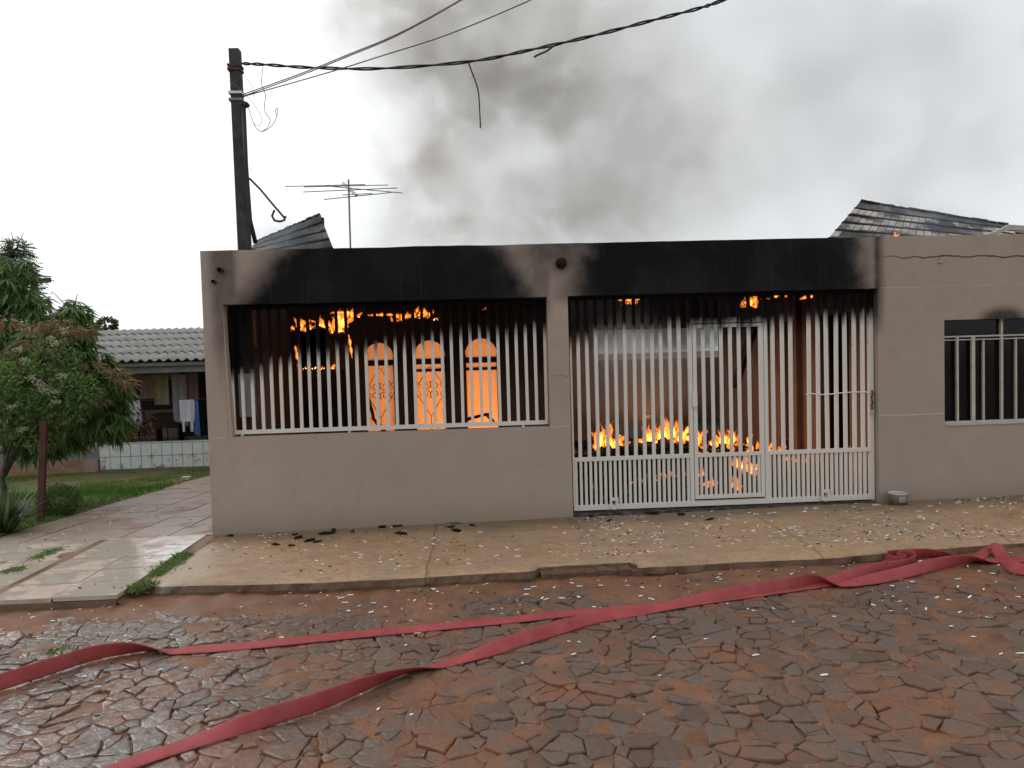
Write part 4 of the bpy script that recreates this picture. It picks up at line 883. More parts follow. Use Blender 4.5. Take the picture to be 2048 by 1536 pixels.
hose('fire_hose', 'red fire hose curling into a small spiral and rising in a fold beside the kerb', [hpt(*a) for a in ((60, 1620, 0, 8), (259, 1536, 0, 10), (376, 1497, 0, 12), (464, 1472, 0, 35), (551, 1450, 0, 70), (639, 1424, 0, 80), (727, 1390, 0, 102), (815, 1356, 0, 140), (874, 1337, 0, 175), (932, 1322, 0, 188), (991, 1308, 0, 214), (1050, 1289, 0, 222), (1108, 1272, 0, 224), (1167, 1252, 0, 212), (1225, 1239, 0, 196), (1284, 1228, 0, 185), (1380, 1211, -.001, 182), (1500, 1194, -.001, 185), (1620, 1177, -.001, 186), (1670, 1168, 0, 208), (1720, 1158, 0, 235), (1765, 1151, 0, 256), (1802, 1146, 0, 268), (1830, 1136, 0, 270), (1822, 1126, 0, 270), (1804, 1126, 0, 270), (1794, 1131, 0, 270), (1803, 1134, 0, 270), (1812, 1135, 0, 270), (1803, 1140, 0, 270), (1776, 1133, 0, 270), (1780, 1122, 0, 270), (1806, 1118, 0, 272), (1840, 1119, 0, 282), (1880, 1122, 0, 298), (1920, 1124, 0, 335), (1948, 1121, .0, 360))] + [(*at(u_, v_, Y_), r_) for u_, v_, Y_, r_ in ((1966, 1107, -1.62, 365), (1983, 1092, -1.64, 376), (1997, 1100, -1.70, 390), (2007, 1124, -1.82, 405))] + [hpt(*a) for a in ((2024, 1146, 0, 416), (2060, 1153, 0, 415), (2120, 1154, 0, 412), (2300, 1150, 0, 410))], HW, None)

# ------------------------------------------------------------------ bucket and litter
q = gnd(1796, 1008); bx_, by_ = q.x, min(q.y, -.10)
M['plastic'] = simple('grubby_white_plastic', (.50, .49, .46), (.36, .33, .29), 9, .5, .1)
B_ = thing('bucket', 'small dirty white plastic paint bucket against the wall foot', 'bucket', (bx_, by_, gz(bx_)))
mb_ = MB(); mb_.lathe((bx_, by_, gz(bx_)), [(0, .004), (.068, .004), (.07, 0), (.082, .098), (.087, .100), (.087, .112), (.081, .112), (.077, .1), (.066, .012), (0, .012)], 24); mb_.build('pail', M['plastic'], B_, True)
mb_ = MB(); mb_.tube([(bx_+.085*math.cos(t_), by_-.02-.075*math.sin(t_), gz(bx_)+.105-.055*math.sin(t_)) for t_ in lin(0, math.pi, 14)], .003, 6); mb_.build('handle', M['galv'], B_)
mb_ = MB(); M['sticker'] = simple('faded_sticker', (.42, .42, .36), (.30, .33, .30), 25, .6, 0)
for i in range(8):
    a0, a1 = -2.0+i*.11, -2.0+(i+1)*.11
    mb_.add([(bx_+r_*math.cos(a), by_+r_*math.sin(a), gz(bx_)+z_) for a, z_, r_ in ((a0, .03, .0762), (a1, .03, .0762), (a1, .085, .0822), (a0, .085, .0822))], [(0, 1, 2, 3)])
mb_.build('paper_label', M['sticker'], B_)
rn = random.Random(21)
def shard(L, W, T, rn):
    k = rn.randint(5, 7); mb_ = MB(); ring = [(L*.5*math.cos(2*math.pi*i/k+.3)*rn.uniform(.65, 1.15), W*.5*math.sin(2*math.pi*i/k+.3)*rn.uniform(.6, 1.2)) for i in range(k)]
    bend = rn.uniform(-.2, .2)
    mb_.add([(x, y, bend*x*x/L) for x, y in ring]+[(x*.9, y*.9, T+bend*x*x/L) for x, y in ring], [tuple(range(k))[::-1], tuple(range(k, 2*k))]+[(i, (i+1) % k, k+(i+1) % k, k+i) for i in range(k)]); return mb_
# single larger flakes
smesh = [shard(rn.uniform(.03, .068), rn.uniform(.009, .018), .004, rn).mesh('roof_flake', M['whiteash']) for _ in range(16)]
def on_pav(x, y): return gz(x)+.006*frac(x, y, 1, 1.3, 3)+.003
def on_road(x, y): return max(road_soil_z(x, y), road_z(x, y)+.004)+.001
for i in range(440):
    if i < 260: x = rn.uniform(-2.2, 5.2); y = rn.uniform(-1.42, -.12); x = x if rn.random() < .45 else rn.uniform(1.2, 5.2); z = on_pav(x, y); lab = 'small white flake of roof sheet lying on the tan pavement'; gp = 'white flakes on the pavement'
    else: y = -1.7-abs(rn.gauss(0, .8)); x = rn.uniform(-3.2, 4.6); z = on_road(x, y); lab = 'small white flake of roof sheet lying on the cobbled road'; gp = 'white flakes on the road'
    if y < -4.2 or frac(x, y, 6, 1.1, 3) < rn.uniform(-.45, .35): continue
    o = put('roof_flake', smesh[i % 16], None, (x, y, z), (rn.gauss(0, .10), rn.gauss(0, .10), rn.gauss(0, .6))); tag(o, lab, 'flake', gp)
mb_ = MB(); mg_ = []
for i in range(3400):
    t_ = rn.random()
    if t_ < .62: x = rn.uniform(-2.3, 7) if rn.random() < .5 else rn.uniform(1.0, 6.5); y = rn.uniform(-1.46, -.03); z = on_pav(x, y)
    elif t_ < .9: y = -1.62-abs(rn.gauss(0, .75)); x = rn.uniform(-3.4, 5.2); z = on_road(x, y)
    else: x = rn.uniform(-5, -2.5); y = rn.uniform(-1.6, 3); z = gz(x, y)+.003
    if y < -4.5 or frac(x, y, 3, 1.3, 3) < rn.uniform(-.4, .4): continue
    L = rn.uniform(.008, .03); W = L*rn.uniform(.2, .5); a = rn.gauss(0, .6); ca, sa = math.cos(a), math.sin(a)
    vs = [(x+ca*p-sa*q_, y+sa*p+ca*q_, z+rn.uniform(0, .004)) for p, q_ in ((-L/2, -W/2), (L/2, -W/2*rn.random()), (L/2*rn.random(), W/2), (-L/2, W/2*rn.random()))]
    mi = 0 if rn.random() < .62 else 1
    mb_.add(vs+[(p[0], p[1], p[2]+.003) for p in vs], [(3, 2, 1, 0), (4, 5, 6, 7), (0, 1, 5, 4), (1, 2, 6, 5), (2, 3, 7, 6), (3, 0, 4, 7)], mi)
o = mb_.build('ash_flakes', [M['whiteash'], M['char']], recalc=False); tag(o, 'tiny white and black ash flakes strewn over pavement and road', 'ash', kind='stuff')
def charmesh():
    bm = bmesh.new(); bmesh.ops.create_icosphere(bm, subdivisions=2, radius=1); sd_ = rn.uniform(0, 50); sx_, sy_, sz_ = rn.uniform(.03, .08), rn.uniform(.010, .024), rn.uniform(.006, .014)
    for v in bm.verts: v.co *= max(.25, 1+1.1*frac(v.co.x+sd_, v.co.y, v.co.z, 2.2, 3)); v.co = Vector((v.co.x*sx_, v.co.y*sy_, v.co.z*sz_+sz_*.6))
    me = bpy.data.meshes.new('charred_fragment'); bm.to_mesh(me); bm.free(); me.materials.append(M['char']); return me
import bmesh
cm = [charmesh() for _ in range(8)]
CH = ((462, 1072, 'lone black charred fragment at the left foot of the wall'), (590, 1070, 0), (597, 1076, 0), (655, 1068, 0), (668, 1062, 'longest charred fragment, leaning on another near the wall foot'), (705, 1064, 0), (620, 1083, 0), (636, 1084, 0), (553, 1090, 0), (583, 1092, 0), (765, 1056, 0), (805, 1068, 'broad flat charred fragment lying near the pavement joint'), (795, 1052, 0), (900, 1056, 0), (912, 1064, 0), (945, 1052, 0), (1180, 1032, 0), (1218, 1042, 0), (1362, 1030, 0), (1300, 1022, 0), (1420, 1040, 0))
for i, (u_, v_, lab) in enumerate(CH):
    q = gnd(u_, v_); y = min(q.y, -.03); o = put('charred_fragment', cm[i % 8], None, (q.x, y, on_pav(q.x, y)), (rn.gauss(0, .2), rn.gauss(0, .1), rn.gauss(0, .5)), (1.6, 1, 1) if lab and 'longest' in lab else (1, 1, 1)); tag(o, lab or 'crumpled black charred fragment on the pavement by the wall', 'fragment', 'charred fragments on the pavement')
q = gnd(338, 1190, ROADZ); import bmesh
bm = bmesh.new(); bmesh.ops.create_icosphere(bm, subdivisions=3, radius=.036)
for v in bm.verts: v.co *= 1+.3*frac(v.co.x, v.co.y, v.co.z, 22, 3); v.co.z *= .75
me = bpy.data.meshes.new('foam_lump'); bm.to_mesh(me); bm.free(); me.materials.append(M['whiteash']); o = put('foam_lump', me, None, (q.x, q.y, q.z+.024)); tag(o, 'round white crumpled lump at the kerb corner by the weeds', 'lump')

# ------------------------------------------------------------------ the neighbour's garden
M['lawn'] = simple('lawn_earth', (.06, .12, .016), (.17, .105, .05), 1.4, .95, .6, 40, .02, lo=.42, hi=.62)
lawn = put('lawn', grid_sheet('lawn', [-40, -20] + lin(-12, -4.7, 50) , lin(.0, 10, 60) + [16, 40], lambda x, y: gz(x, y)-.004+.025*frac(x, y, 4, 1.2, 3), M['lawn'])); tag(lawn, kind='structure')
def leaf_mat(name, stops, rough=.45, trans=.35):
    m, t, b, out = new_mat(name); oi = N(t, 'ShaderNodeAttribute', attribute_name='tint')
    c = ramp(t, oi.outputs['Fac'], stops); lk(t, c, b.inputs['Base Color']); b.inputs['Roughness'].default_value = rough
    tr = N(t, 'ShaderNodeBsdfTranslucent'); lk(t, mixc(t, .5, c, (.16, .22, .03)), tr.inputs['Color']); mx_ = N(t, 'ShaderNodeMixShader', i_0=trans)
    lk(t, b.outputs[0], mx_.inputs[1]); lk(t, tr.outputs[0], mx_.inputs[2]); lk(t, mx_.outputs[0], out.inputs['Surface']); return m
M['mango'] = leaf_mat('mango_leaf', [(0, (.04, .092, .022)), (.5, (.08, .165, .038)), (.85, (.14, .235, .065)), (1, (.21, .30, .12))])
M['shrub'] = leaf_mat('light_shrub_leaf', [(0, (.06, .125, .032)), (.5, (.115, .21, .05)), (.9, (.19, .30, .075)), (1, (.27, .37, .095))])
M['feather'] = leaf_mat('feathery_leaf', [(0, (.03, .055, .02)), (1, (.07, .11, .04))]); M['far'] = leaf_mat('far_tree_leaf', [(0, (.035, .055, .025)), (1, (.09, .115, .045))])
M['young'] = leaf_mat('reddish_young_leaf', [(0, (.20, .095, .045)), (1, (.31, .18, .08))]); M['petal'] = leaf_mat('white_petal', [(0, (.42, .38, .28)), (1, (.66, .63, .52))], .6)
M['grass'] = leaf_mat('grass_blade', [(0, (.05, .15, .012)), (.7, (.085, .23, .02)), (1, (.26, .20, .07))], .6); M['croton'] = leaf_mat('croton_leaf', [(0, (.20, .03, .035)), (.45, (.13, .10, .03)), (1, (.20, .21, .05))], .4)
M['agave'] = leaf_mat('spiky_leaf', [(0, (.02, .045, .02)), (.8, (.045, .085, .04)), (1, (.22, .23, .10))], .4); M['bark'] = simple('grey_bark', (.10, .085, .07), (.055, .045, .036), 12, .95, .6, 40, .01)
class Leaves:
    def __init__(s): s.v = []; s.f = []; s.t = []
    def leaf(s, p, d, L, W, t_, droop=.3, rn=random):
        d = Vector(d).normalized(); a = d.cross(Vector((rn.gauss(0, 1), rn.gauss(0, 1), rn.gauss(0, 1)+.8))); a = a.normalized() if a.length > 1e-4 else Vector((1, 0, 0)); n_ = a.cross(d); o = len(s.v); dn = Vector((0, 0, -1))
        p = Vector(p); m1 = p+d*L*.4+dn*droop*L*.12; tip = p+d*L+dn*droop*L*.55
        s.v += [tuple(p), tuple(m1+a*W*.5-n_*W*.12), tuple(m1+n_*W*.1), tuple(m1-a*W*.5-n_*W*.12), tuple(tip)]
        s.f += [(o, o+1, o+2), (o, o+2, o+3), (o+1, o+4, o+2), (o+2, o+4, o+3)]; s.t += [t_]*5
    def tri(s, p, d, L, W, t_, a):
        o = len(s.v); p, d, a = Vector(p), Vector(d), Vector(a); s.v += [tuple(p-a*W/2), tuple(p+a*W/2), tuple(p+d*L)]; s.f.append((o, o+1, o+2)); s.t += [t_]*3
    def build(s, name, mat, parent=None):
        me = bpy.data.meshes.new(name); me.from_pydata(s.v, [], s.f); me.materials.append(mat); tint(me, s.t); me.update(); return put(name, me, parent)
def rdir(rn, zb=0.0):
    v = Vector((rn.gauss(0, 1), rn.gauss(0, 1), rn.gauss(0, 1)+zb)); return v.normalized()
def shell(rn, c, r, lo=.55):
    d = rdir(rn); k = lo+(1-lo)*rn.random()**.6; return Vector(c)+Vector((d.x*r[0], d.y*r[1], d.z*r[2]))*k, d
def blobs(px_list, Y): # (u, v, r_px) -> world ellipsoids
    out = []
    for u_, v_, r_, dy in px_list:
        c = at(u_, v_, Y+dy); k = r_*(c-CP).dot(fw)/FPX; out.append((c, (k, k*.85, k*.95)))
    return out
def limbs(parent, base, tips, r0, mat, rn, name='trunk', fork=.35):
    mb_ = MB(); base = Vector(base); cen = sum((Vector(t_) for t_ in tips), Vector())/len(tips); top = base.lerp(Vector((base.x*.6+cen.x*.4, base.y*.6+cen.y*.4, cen.z)), fork+.3)
    mb_.tube([base-Vector((0, 0, .1)), base.lerp(top, .3)+Vector((.03, 0, 0)), base.lerp(top, .65)-Vector((.03, .02, 0)), top], [r0*1.25, r0, r0*.85, r0*.7], 10)
    for t_ in tips:
        s_ = base.lerp(top, rn.uniform(.6, 1)); t_ = Vector(t_); m1 = s_.lerp(t_, .5)+Vector((rn.uniform(-.1, .1), rn.uniform(-.1, .1), .08)); mb_.tube([s_, m1, t_], [r0*.5, r0*.3, r0*.1], 6)
        for _ in range(3): e_ = t_+rdir(rn, .2)*.35; mb_.tube([m1.lerp(t_, .5), t_.lerp(e_, .4), e_], [r0*.16, r0*.1, r0*.04], 5)
    return mb_.build(name, mat, parent, True)
rn = random.Random(8)
# mango tree
T = thing('mango_tree', 'tall mango tree with long drooping dark leaves and reddish tips beside the lawn', 'tree', (-6.0, 3.2, -.1))
bl = blobs([(40, 640, 75, .6), (100, 720, 85, 0), (30, 780, 95, .3), (170, 780, 62, 0), (205, 828, 44, -.2), (150, 850, 46, .2), (70, 850, 70, .3), (145, 625, 26, 0), (150, 672, 40, .1), (228, 775, 28, -.2), (222, 845, 30, -.3), (185, 735, 38, 0), (20, 560, 50, .5), (-70, 700, 110, .4)], 3.0)
lv = Leaves(); yg = Leaves()
for c, r_ in bl:
    k = int(130*(r_[0]/.6)**2)+18
    for _ in range(k):
        p, d = shell(rn, c, r_, .5); sh_ = rn.random()*.7; nl = rn.randint(8, 12)
        for i in range(nl):
            dd = Vector((rn.gauss(0, 1), rn.gauss(0, 1), rn.gauss(-.75, .5))).normalized(); lv.leaf(p, dd*.9+d*.25, rn.uniform(.13, .23), rn.uniform(.028, .045), min(1, sh_+rn.random()*.3), .7, rn)
for u_, v_ in ((65, 655), (128, 660), (160, 660), (175, 655), (60, 680), (95, 700), (245, 745), (255, 760), (230, 735), (15, 640), (200, 800), (30, 730), (180, 730), (5, 700), (118, 640), (70, 650)):
    p0 = at(u_, v_, 2.35+rn.uniform(-.2, .2))
    for _ in range(46): dd = Vector((rn.gauss(0, 1), rn.gauss(-.2, .6), rn.gauss(-.25, .35))).normalized(); yg.leaf(p0+dd*.05, dd, rn.uniform(.08, .17), rn.uniform(.012, .024), rn.random(), .4, rn)
lv.build('crown', M['mango'], T); yg.build('young_leaves', M['young'], T)
q = gnd(45, 985); limbs(T, (q.x-.1, 3.1, gz(-6, 3.1)), [c for c, r_ in bl], .10, M['bark'], rn)
# flowering shrub in front of it
S_ = thing('flowering_shrub', 'light green bushy shrub with small white flower clusters before the mango tree', 'shrub', (-5.8, 2.2, -.1))
bs = blobs([(55, 775, 62, 0), (110, 720, 48, .1), (20, 830, 60, 0), (130, 800, 55, 0), (90, 850, 50, .1), (165, 785, 38, 0), (-30, 760, 60, 0)], 2.1); lv = Leaves(); pt = Leaves()
for c, r_ in bs:
    for _ in range(int(820*(r_[0]/.4)**2)):
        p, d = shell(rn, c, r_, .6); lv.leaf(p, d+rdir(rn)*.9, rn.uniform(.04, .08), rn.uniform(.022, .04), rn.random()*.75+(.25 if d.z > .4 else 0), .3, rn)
for u_, v_ in ((50, 722), (103, 678), (112, 688), (75, 765), (80, 772), (108, 785), (125, 752), (62, 757), (90, 782), (45, 860), (22, 815), (128, 660), (112, 805), (36, 700)):
    p0 = at(u_, v_, 1.75)
    for _ in range(60): dd = rdir(rn, .4); pt.leaf(p0+Vector((dd.x*.06, dd.y*.05, dd.z*.035))*rn.random(), dd, rn.uniform(.012, .024), rn.uniform(.010, .018), rn.random(), 0, rn)
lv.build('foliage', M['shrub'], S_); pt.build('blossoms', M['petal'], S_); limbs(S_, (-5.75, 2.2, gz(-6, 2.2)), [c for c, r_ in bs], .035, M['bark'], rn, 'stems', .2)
# feathery tree at the frame edge
T = thing('feathery_tree', 'tall airy tree with fine feathery foliage behind the mango tree', 'tree', (-8.8, 6, -.3)); lv = Leaves()
bf = blobs([(10, 530, 45, 0), (45, 560, 34, .2), (0, 600, 60, .3), (55, 600, 30, 0), (-60, 540, 70, 0), (30, 500, 22, 0), (-20, 640, 70, .4)], 6)
for c, r_ in bf:
    for _ in range(int(70*(r_[0]/.3)**2)+25):
        p, d = shell(rn, c, r_, .3); fd = Vector((d.x*.5+rn.gauss(0, .6), d.y*.5+rn.gauss(0, .6), rn.gauss(-.1, .35))).normalized(); tt = rn.random(); sd = fd.cross(Vector((0, 0, 1))).normalized()
        for i in range(8):
            for s_ in (-1, 1): lv.leaf(p+fd*.028*i, sd*s_+fd*.4+Vector((0, 0, -.3)), rn.uniform(.04, .07), .022, tt, .5, rn)
lv.build('crown', M['feather'], T); limbs(T, (-9.2, 6.2, -.35), [c for c, r_ in bf], .09, M['bark'], rn)
# far trees over the neighbour's roof
for u_, v_, r_, Y, lab in ((185, 660, 34, 19, 'dark round far treetop showing beside the mango tree'), (215, 678, 26, 24, 'low pale far treetop just above the grey porch roof'), (258, 682, 20, 26, 'smallest far treetop above the middle of the porch roof'), (20, 720, 60, 16, 'dark far tree filling the gap behind the mango tree')):
    c = at(u_, v_, Y); k = r_*(c-CP).dot(fw)/FPX; T = thing('far_tree', lab, 'tree', (c.x, Y, -.5), 'trees beyond the porch roof'); lv = Leaves(); tips = []
    for b in range(9):
        cc = c+Vector((rn.uniform(-1, 1)*k, rn.uniform(-1, 1)*k*.6, rn.uniform(-1.2, .35)*k*.7)); tips.append(cc); rr = k*rn.uniform(.35, .55)
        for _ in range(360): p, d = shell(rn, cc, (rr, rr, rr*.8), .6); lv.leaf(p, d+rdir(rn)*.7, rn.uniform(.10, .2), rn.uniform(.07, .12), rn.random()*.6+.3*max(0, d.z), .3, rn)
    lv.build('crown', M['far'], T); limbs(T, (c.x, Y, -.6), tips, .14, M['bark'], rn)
# far street pole with a crossarm
fp = thing('utility_pole', 'distant grey pole with a crossarm rising out of the treetops', 'pole', (-11.5, 14, -.6)); q = at(68, 560, 14); mb_ = MB(); mb_.tube([(q.x, 14, -.7), (q.x, 14, q.z)], [.12, .09], 10); mb_.build('shaft', M['concpole'], fp)
a, b = at(43, 565, 14.2), at(99, 560, 13.6); mb_ = MB(); mb_.bar(a, b, .1, .12); mb_.build('crossarm', M['bark'], fp)
a, b = at(70, 596, 14), at(95, 603, 13.6); mb_ = MB(); mb_.bar(a, b, .06, .06); mb_.build('bracket', M['bark'], fp)
# leaning rusty board
q = gnd(84, 1022); q = Vector((-5.05, 1.45, gz(-5, 1.45))); mb_ = MB(); t0 = at(88, 842, 1.62); b0 = at(80, 1022, 1.5)
M['rboard'] = simple('rust_red_board', (.085, .026, .015), (.045, .018, .012), 6, .9, .4, 40, .006); mb_.bar((b0.x, 1.5, min(b0.z, gz(-5, 1.5))-.03), t0, .08, .03); o = mb_.build('wooden_stake', M['rboard']); tag(o, 'rust-red upright board standing by the shrub at the lawn edge', 'stake')
# spiky clump, round bush, crotons, weeds
def clump(name, label, c, n_, L, W, mat, spread, cat='plant', up_=1.0, group=None):
    lv = Leaves(); c = Vector(c)
    for _ in range(n_):
        a = rn.uniform(0, 6.28); s_ = rn.uniform(.1, spread); d = Vector((math.cos(a)*s_, math.sin(a)*s_, up_)).normalized(); l_ = L*rn.uniform(.6, 1.1); w_ = W*rn.uniform(.7, 1.2); sd = d.cross(Vector((0, 0, 1))).normalized(); o = len(lv.v); tt = rn.random(); p = c+Vector((math.cos(a), math.sin(a), 0))*.03*rn.random()
        for i in range(6):
            t_ = i/5; q_ = p+d*l_*t_+Vector((0, 0, -1))*l_*.45*s_*t_*t_+Vector((math.cos(a), math.sin(a), 0))*l_*.1*t_*t_; ww = w_*(1-t_**1.6)*.5+.001; lv.v += [tuple(q_-sd*ww), tuple(q_+sd*ww)]; lv.t += [tt, tt]
        for i in range(5): lv.f.append((o+2*i, o+2*i+1, o+2*i+3, o+2*i+2))
    o_ = lv.build(name, mat); tag(o_, label, cat, group); return o_
q = gnd(18, 1058); clump('spiky_plant', 'large clump of long spiky dark leaves at the lawn edge', (-4.78, .70, gz(-5, .7)), 130, .55, .042, M['agave'], 1.1); clump('spiky_plant', 'paler spiky clump partly hidden behind the largest one', (-4.98, 1.05, gz(-5, 1.05)), 70, .5, .04, M['agave'], .9)
bb = thing('round_bush', 'low clipped round green bush beside the rusty board', 'bush', (-5.05, 1.95, gz(-5, 1.95))); lv = Leaves(); cb = Vector((at(118, 985, 1.95).x, 1.95, gz(-5, 1.95)+.17))
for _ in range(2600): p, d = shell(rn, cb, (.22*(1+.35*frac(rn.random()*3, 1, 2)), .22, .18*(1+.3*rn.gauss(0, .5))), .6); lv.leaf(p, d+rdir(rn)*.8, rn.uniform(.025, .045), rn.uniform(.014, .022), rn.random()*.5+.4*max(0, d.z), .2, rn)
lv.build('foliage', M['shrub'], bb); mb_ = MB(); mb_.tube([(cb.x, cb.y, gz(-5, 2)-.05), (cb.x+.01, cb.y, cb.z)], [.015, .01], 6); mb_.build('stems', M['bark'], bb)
for u_, v_, h_, lab in ((262, 845, .55, 'tall croton with red and yellow leaves beside the porch tiles'), (232, 860, .5, 'croton with broad yellow-green leaves before the porch'), (282, 850, .42, 'small pinkish croton near the bicycle')):
    q = at(u_, v_-8, 8.55); cr_ = thing('croton_plant', lab, 'plant', (q.x, 8.55, -.12)); lv = Leaves(); k = 0 if 'red' in lab or 'pink' in lab else .7
    for _ in range(130): d = rdir(rn, .3); p = Vector((q.x, 8.5, q.z-.05))+Vector((d.x*.2, d.y*.15, rn.uniform(-h_*.6, h_*.5))); lv.leaf(p, d+Vector((0, -.2, -.1)), rn.uniform(.10, .2), rn.uniform(.03, .06), min(1, k+rn.random()*.4), .6, rn)
    lv.build('foliage', M['croton'], cr_); mb_ = MB(); mb_.tube([(q.x, 8.55, -.15), (q.x+.02, 8.55, q.z+.1)], [.018, .01], 6); mb_.build('stems', M['bark'], cr_)
# lawn grass
lv = Leaves()
for _ in range(42000):
    x = rn.uniform(-9.5, -4.72); y = rn.uniform(.25, 7.9)
    if frac(x, y, 1, .8, 3) + (.35 if y < 4.5 else -.1) < rn.uniform(-.3, .5): continue
    z = gz(x, y)-.004+.025*frac(x, y, 4, 1.2, 3); a = rn.uniform(0, 6.28); lv.tri((x, y, z), (rn.gauss(0, .35), rn.gauss(0, .35), 1), rn.uniform(.03, .08), .011, min(1, rn.random()*.75+(.4 if y > 5 else 0)), (math.cos(a), math.sin(a), 0))
o = lv.build('grass', M['grass']); tag(o, 'short green lawn grass beside the driveway', 'grass', kind='stuff')
def weeds(label, pts, n_, L):
    lv = Leaves()
    for _ in range(n_):
        a, b = pts; t_ = rn.random(); p = Vector(a).lerp(Vector(b), t_)+Vector((rn.gauss(0, .035), rn.gauss(0, .035), 0)); lv.leaf(p, Vector((rn.gauss(0, .7), rn.gauss(0, .7), rn.uniform(.2, 1))), L*rn.uniform(.5, 1.2), .009, rn.random(), .4, rn)
    o = lv.build('weeds', M['shrub']); tag(o, label, 'weeds')
w1, w2 = gnd(372, 1108), gnd(310, 1152); weeds('strip of bright weeds between glazed apron and pavement', (w1, w2), 1300, .05); w1, w2 = gnd(295, 1168), gnd(262, 1185, -.04); weeds('tuft of weeds at the broken pavement corner', (w1, w2), 900, .06)
w1, w2 = gnd(150, 1200, -.08), gnd(235, 1198, -.08); weeds('creeping weeds at the road edge below the apron tiles', (w1, w2), 900, .04); w1, w2 = gnd(70, 1202, -.08), gnd(120, 1201, -.08); weeds('greyish weeds in the gutter under the apron edge', (w1, w2), 500, .05)
w1, w2 = gnd(115, 1098), gnd(70, 1118); weeds('thin weeds growing in the joint between apron tiles', (w1, w2), 500, .03); w1, w2 = gnd(38, 1137), gnd(15, 1144); weeds('small weed patch in the apron joint near the road', (w1, w2), 350, .03); w1, w2 = gnd(118, 1300, ROADZ), gnd(124, 1300, ROADZ); weeds('single green weed between cobbles behind the hose', (w1, w2), 90, .04)
w1, w2 = gnd(850, 1184, ROADZ), gnd(830, 1186, ROADZ); weeds('small weed at the foot of the kerb', (w1, w2), 80, .03); w1, w2 = gnd(912, 1046), gnd(905, 1047); weeds('little weed rooted at the foot of the front wall', ((w1.x, -.02, gz(0)), (w2.x, -.03, gz(0))), 120, .03)

# ------------------------------------------------------------------ the neighbour's house
NH = thing('neighbour_house', 'low pale house with tiled porch wall and grey corrugated roof', 'house', (-7, 8.2, -.47)); NY = 8.2
M['nwall'] = simple('dull_beige_plaster', (.34, .27, .21), (.28, .215, .165), 2, .9); M['nwhite'] = simple('white_painted_plaster', (.62, .62, .60), (.5, .49, .46), 2, .85); M['fibre'] = simple('grey_fibre_cement', (.40, .39, .365), (.29, .28, .26), 2.5, .9, .4, 50, .006)
def wt_mat():
    m, t, b, _ = new_mat('white_porch_tile'); X, Y, Z = sep(t); n = noise(t, 5, 5, .7); d = mth(t, 'MULTIPLY', sstep(t, n, .5, .64), sstep(t, Z, .0, -.42, .15, .9)); lk(t, mixc(t, d, (.72, .74, .73), (.30, .20, .14)), b.inputs['Base Color']); b.inputs['Roughness'].default_value = .3; return m
M['wtile'] = wt_mat(); M['fascia'] = simple('grey_gutter_board', (.22, .23, .235), (.15, .155, .155), 3, .7)
def nb(name, a, b, mat, par=NH): mb_ = MB(); mb_.box(a, b); return mb_.build(name, mat, par)
pw = nb('porch_wall', (-10.5, NY, -.7), (-4.7, NY+.12, .03), M['fascia'])
tw_, th_ = at(265, 900, NY).x-at(244.2, 900, NY).x, .252
for i in range(15):
    for j in range(2):
        x = -7.55+tw_*i; mb_ = MB(); mb_.box((x+.006, NY-.009, -.475+th_*j+.006), (x+tw_-.006, NY, -.475+th_*(j+1)-.006)); mb_.build('tile', M['wtile'], pw)
nb('wall_cap', (-10.5, NY-.015, .03), (-4.7, NY+.135, .05), M['nwhite'], pw); nb('brick_end', (-10.4, NY-.08, -.7), (-7.56, NY-.001, -.25), simple('exposed_brick', (.28, .12, .07), (.36, .26, .2), 5, .95, .5, 30, .01), pw)
nb('back_wall', (-12, NY+2.6, -.6), (-3.6, NY+2.75, 2.0), M['nwall']); nb('side_wall', (-4.0, NY+.12, -.6), (-3.86, NY+2.6, 1.9), M['nwall']); nb('pillar', (-7.62, NY+.02, .05), (-7.42, NY+.2, 1.66), M['nwhite']); nb('floor', (-12, NY+.12, -.7), (-3.7, NY+2.6, -.12), M['conc'])
nb('door', (-6.9, NY+2.56, -.1), (-6.25, NY+2.6, 1.5), M['dark']); nb('window', (-8.1, NY+2.56, .55), (-7.1, NY+2.6, 1.25), M['dark'])
nb('gutter', (-12, NY-.30, 1.575), (-3.7, NY-.22, 1.64), M['fascia']); nb('fascia', (-12, NY-.22, 1.44), (-3.7, NY-.19, 1.60), M['fascia']); nb('ceiling', (-12, NY-.19, 1.60), (-3.7, NY+2.6, 1.64), M['dark'])
rise = .24
for r_ in range(5):
    y0 = NY-.36+r_*.72; z0 = 1.675+r_*.158+.02; mb_ = MB(); x0, x1 = -12.0, -3.7; n_ = int((x1-x0)/.177*8); k = n_+1
    for yy, zz in ((y0, z0), (y0+.78, z0+.13)):
        for up_ in (-.012, .008): mb_.v += [(x0+(x1-x0)*i/n_, yy, zz+up_+.026*math.sin(2*math.pi*(x0+(x1-x0)*i/n_)/.177)) for i in range(k)]
    for i in range(n_): mb_.f += [(k+i, k+i+1, 3*k+i+1, 3*k+i), (2*k+i, 2*k+i+1, i+1, i), (i, i+1, k+i+1, k+i)]; mb_.m += [0, 0, 0]
    mb_.build('roof_sheet', M['fibre'], NH, True, recalc=False)
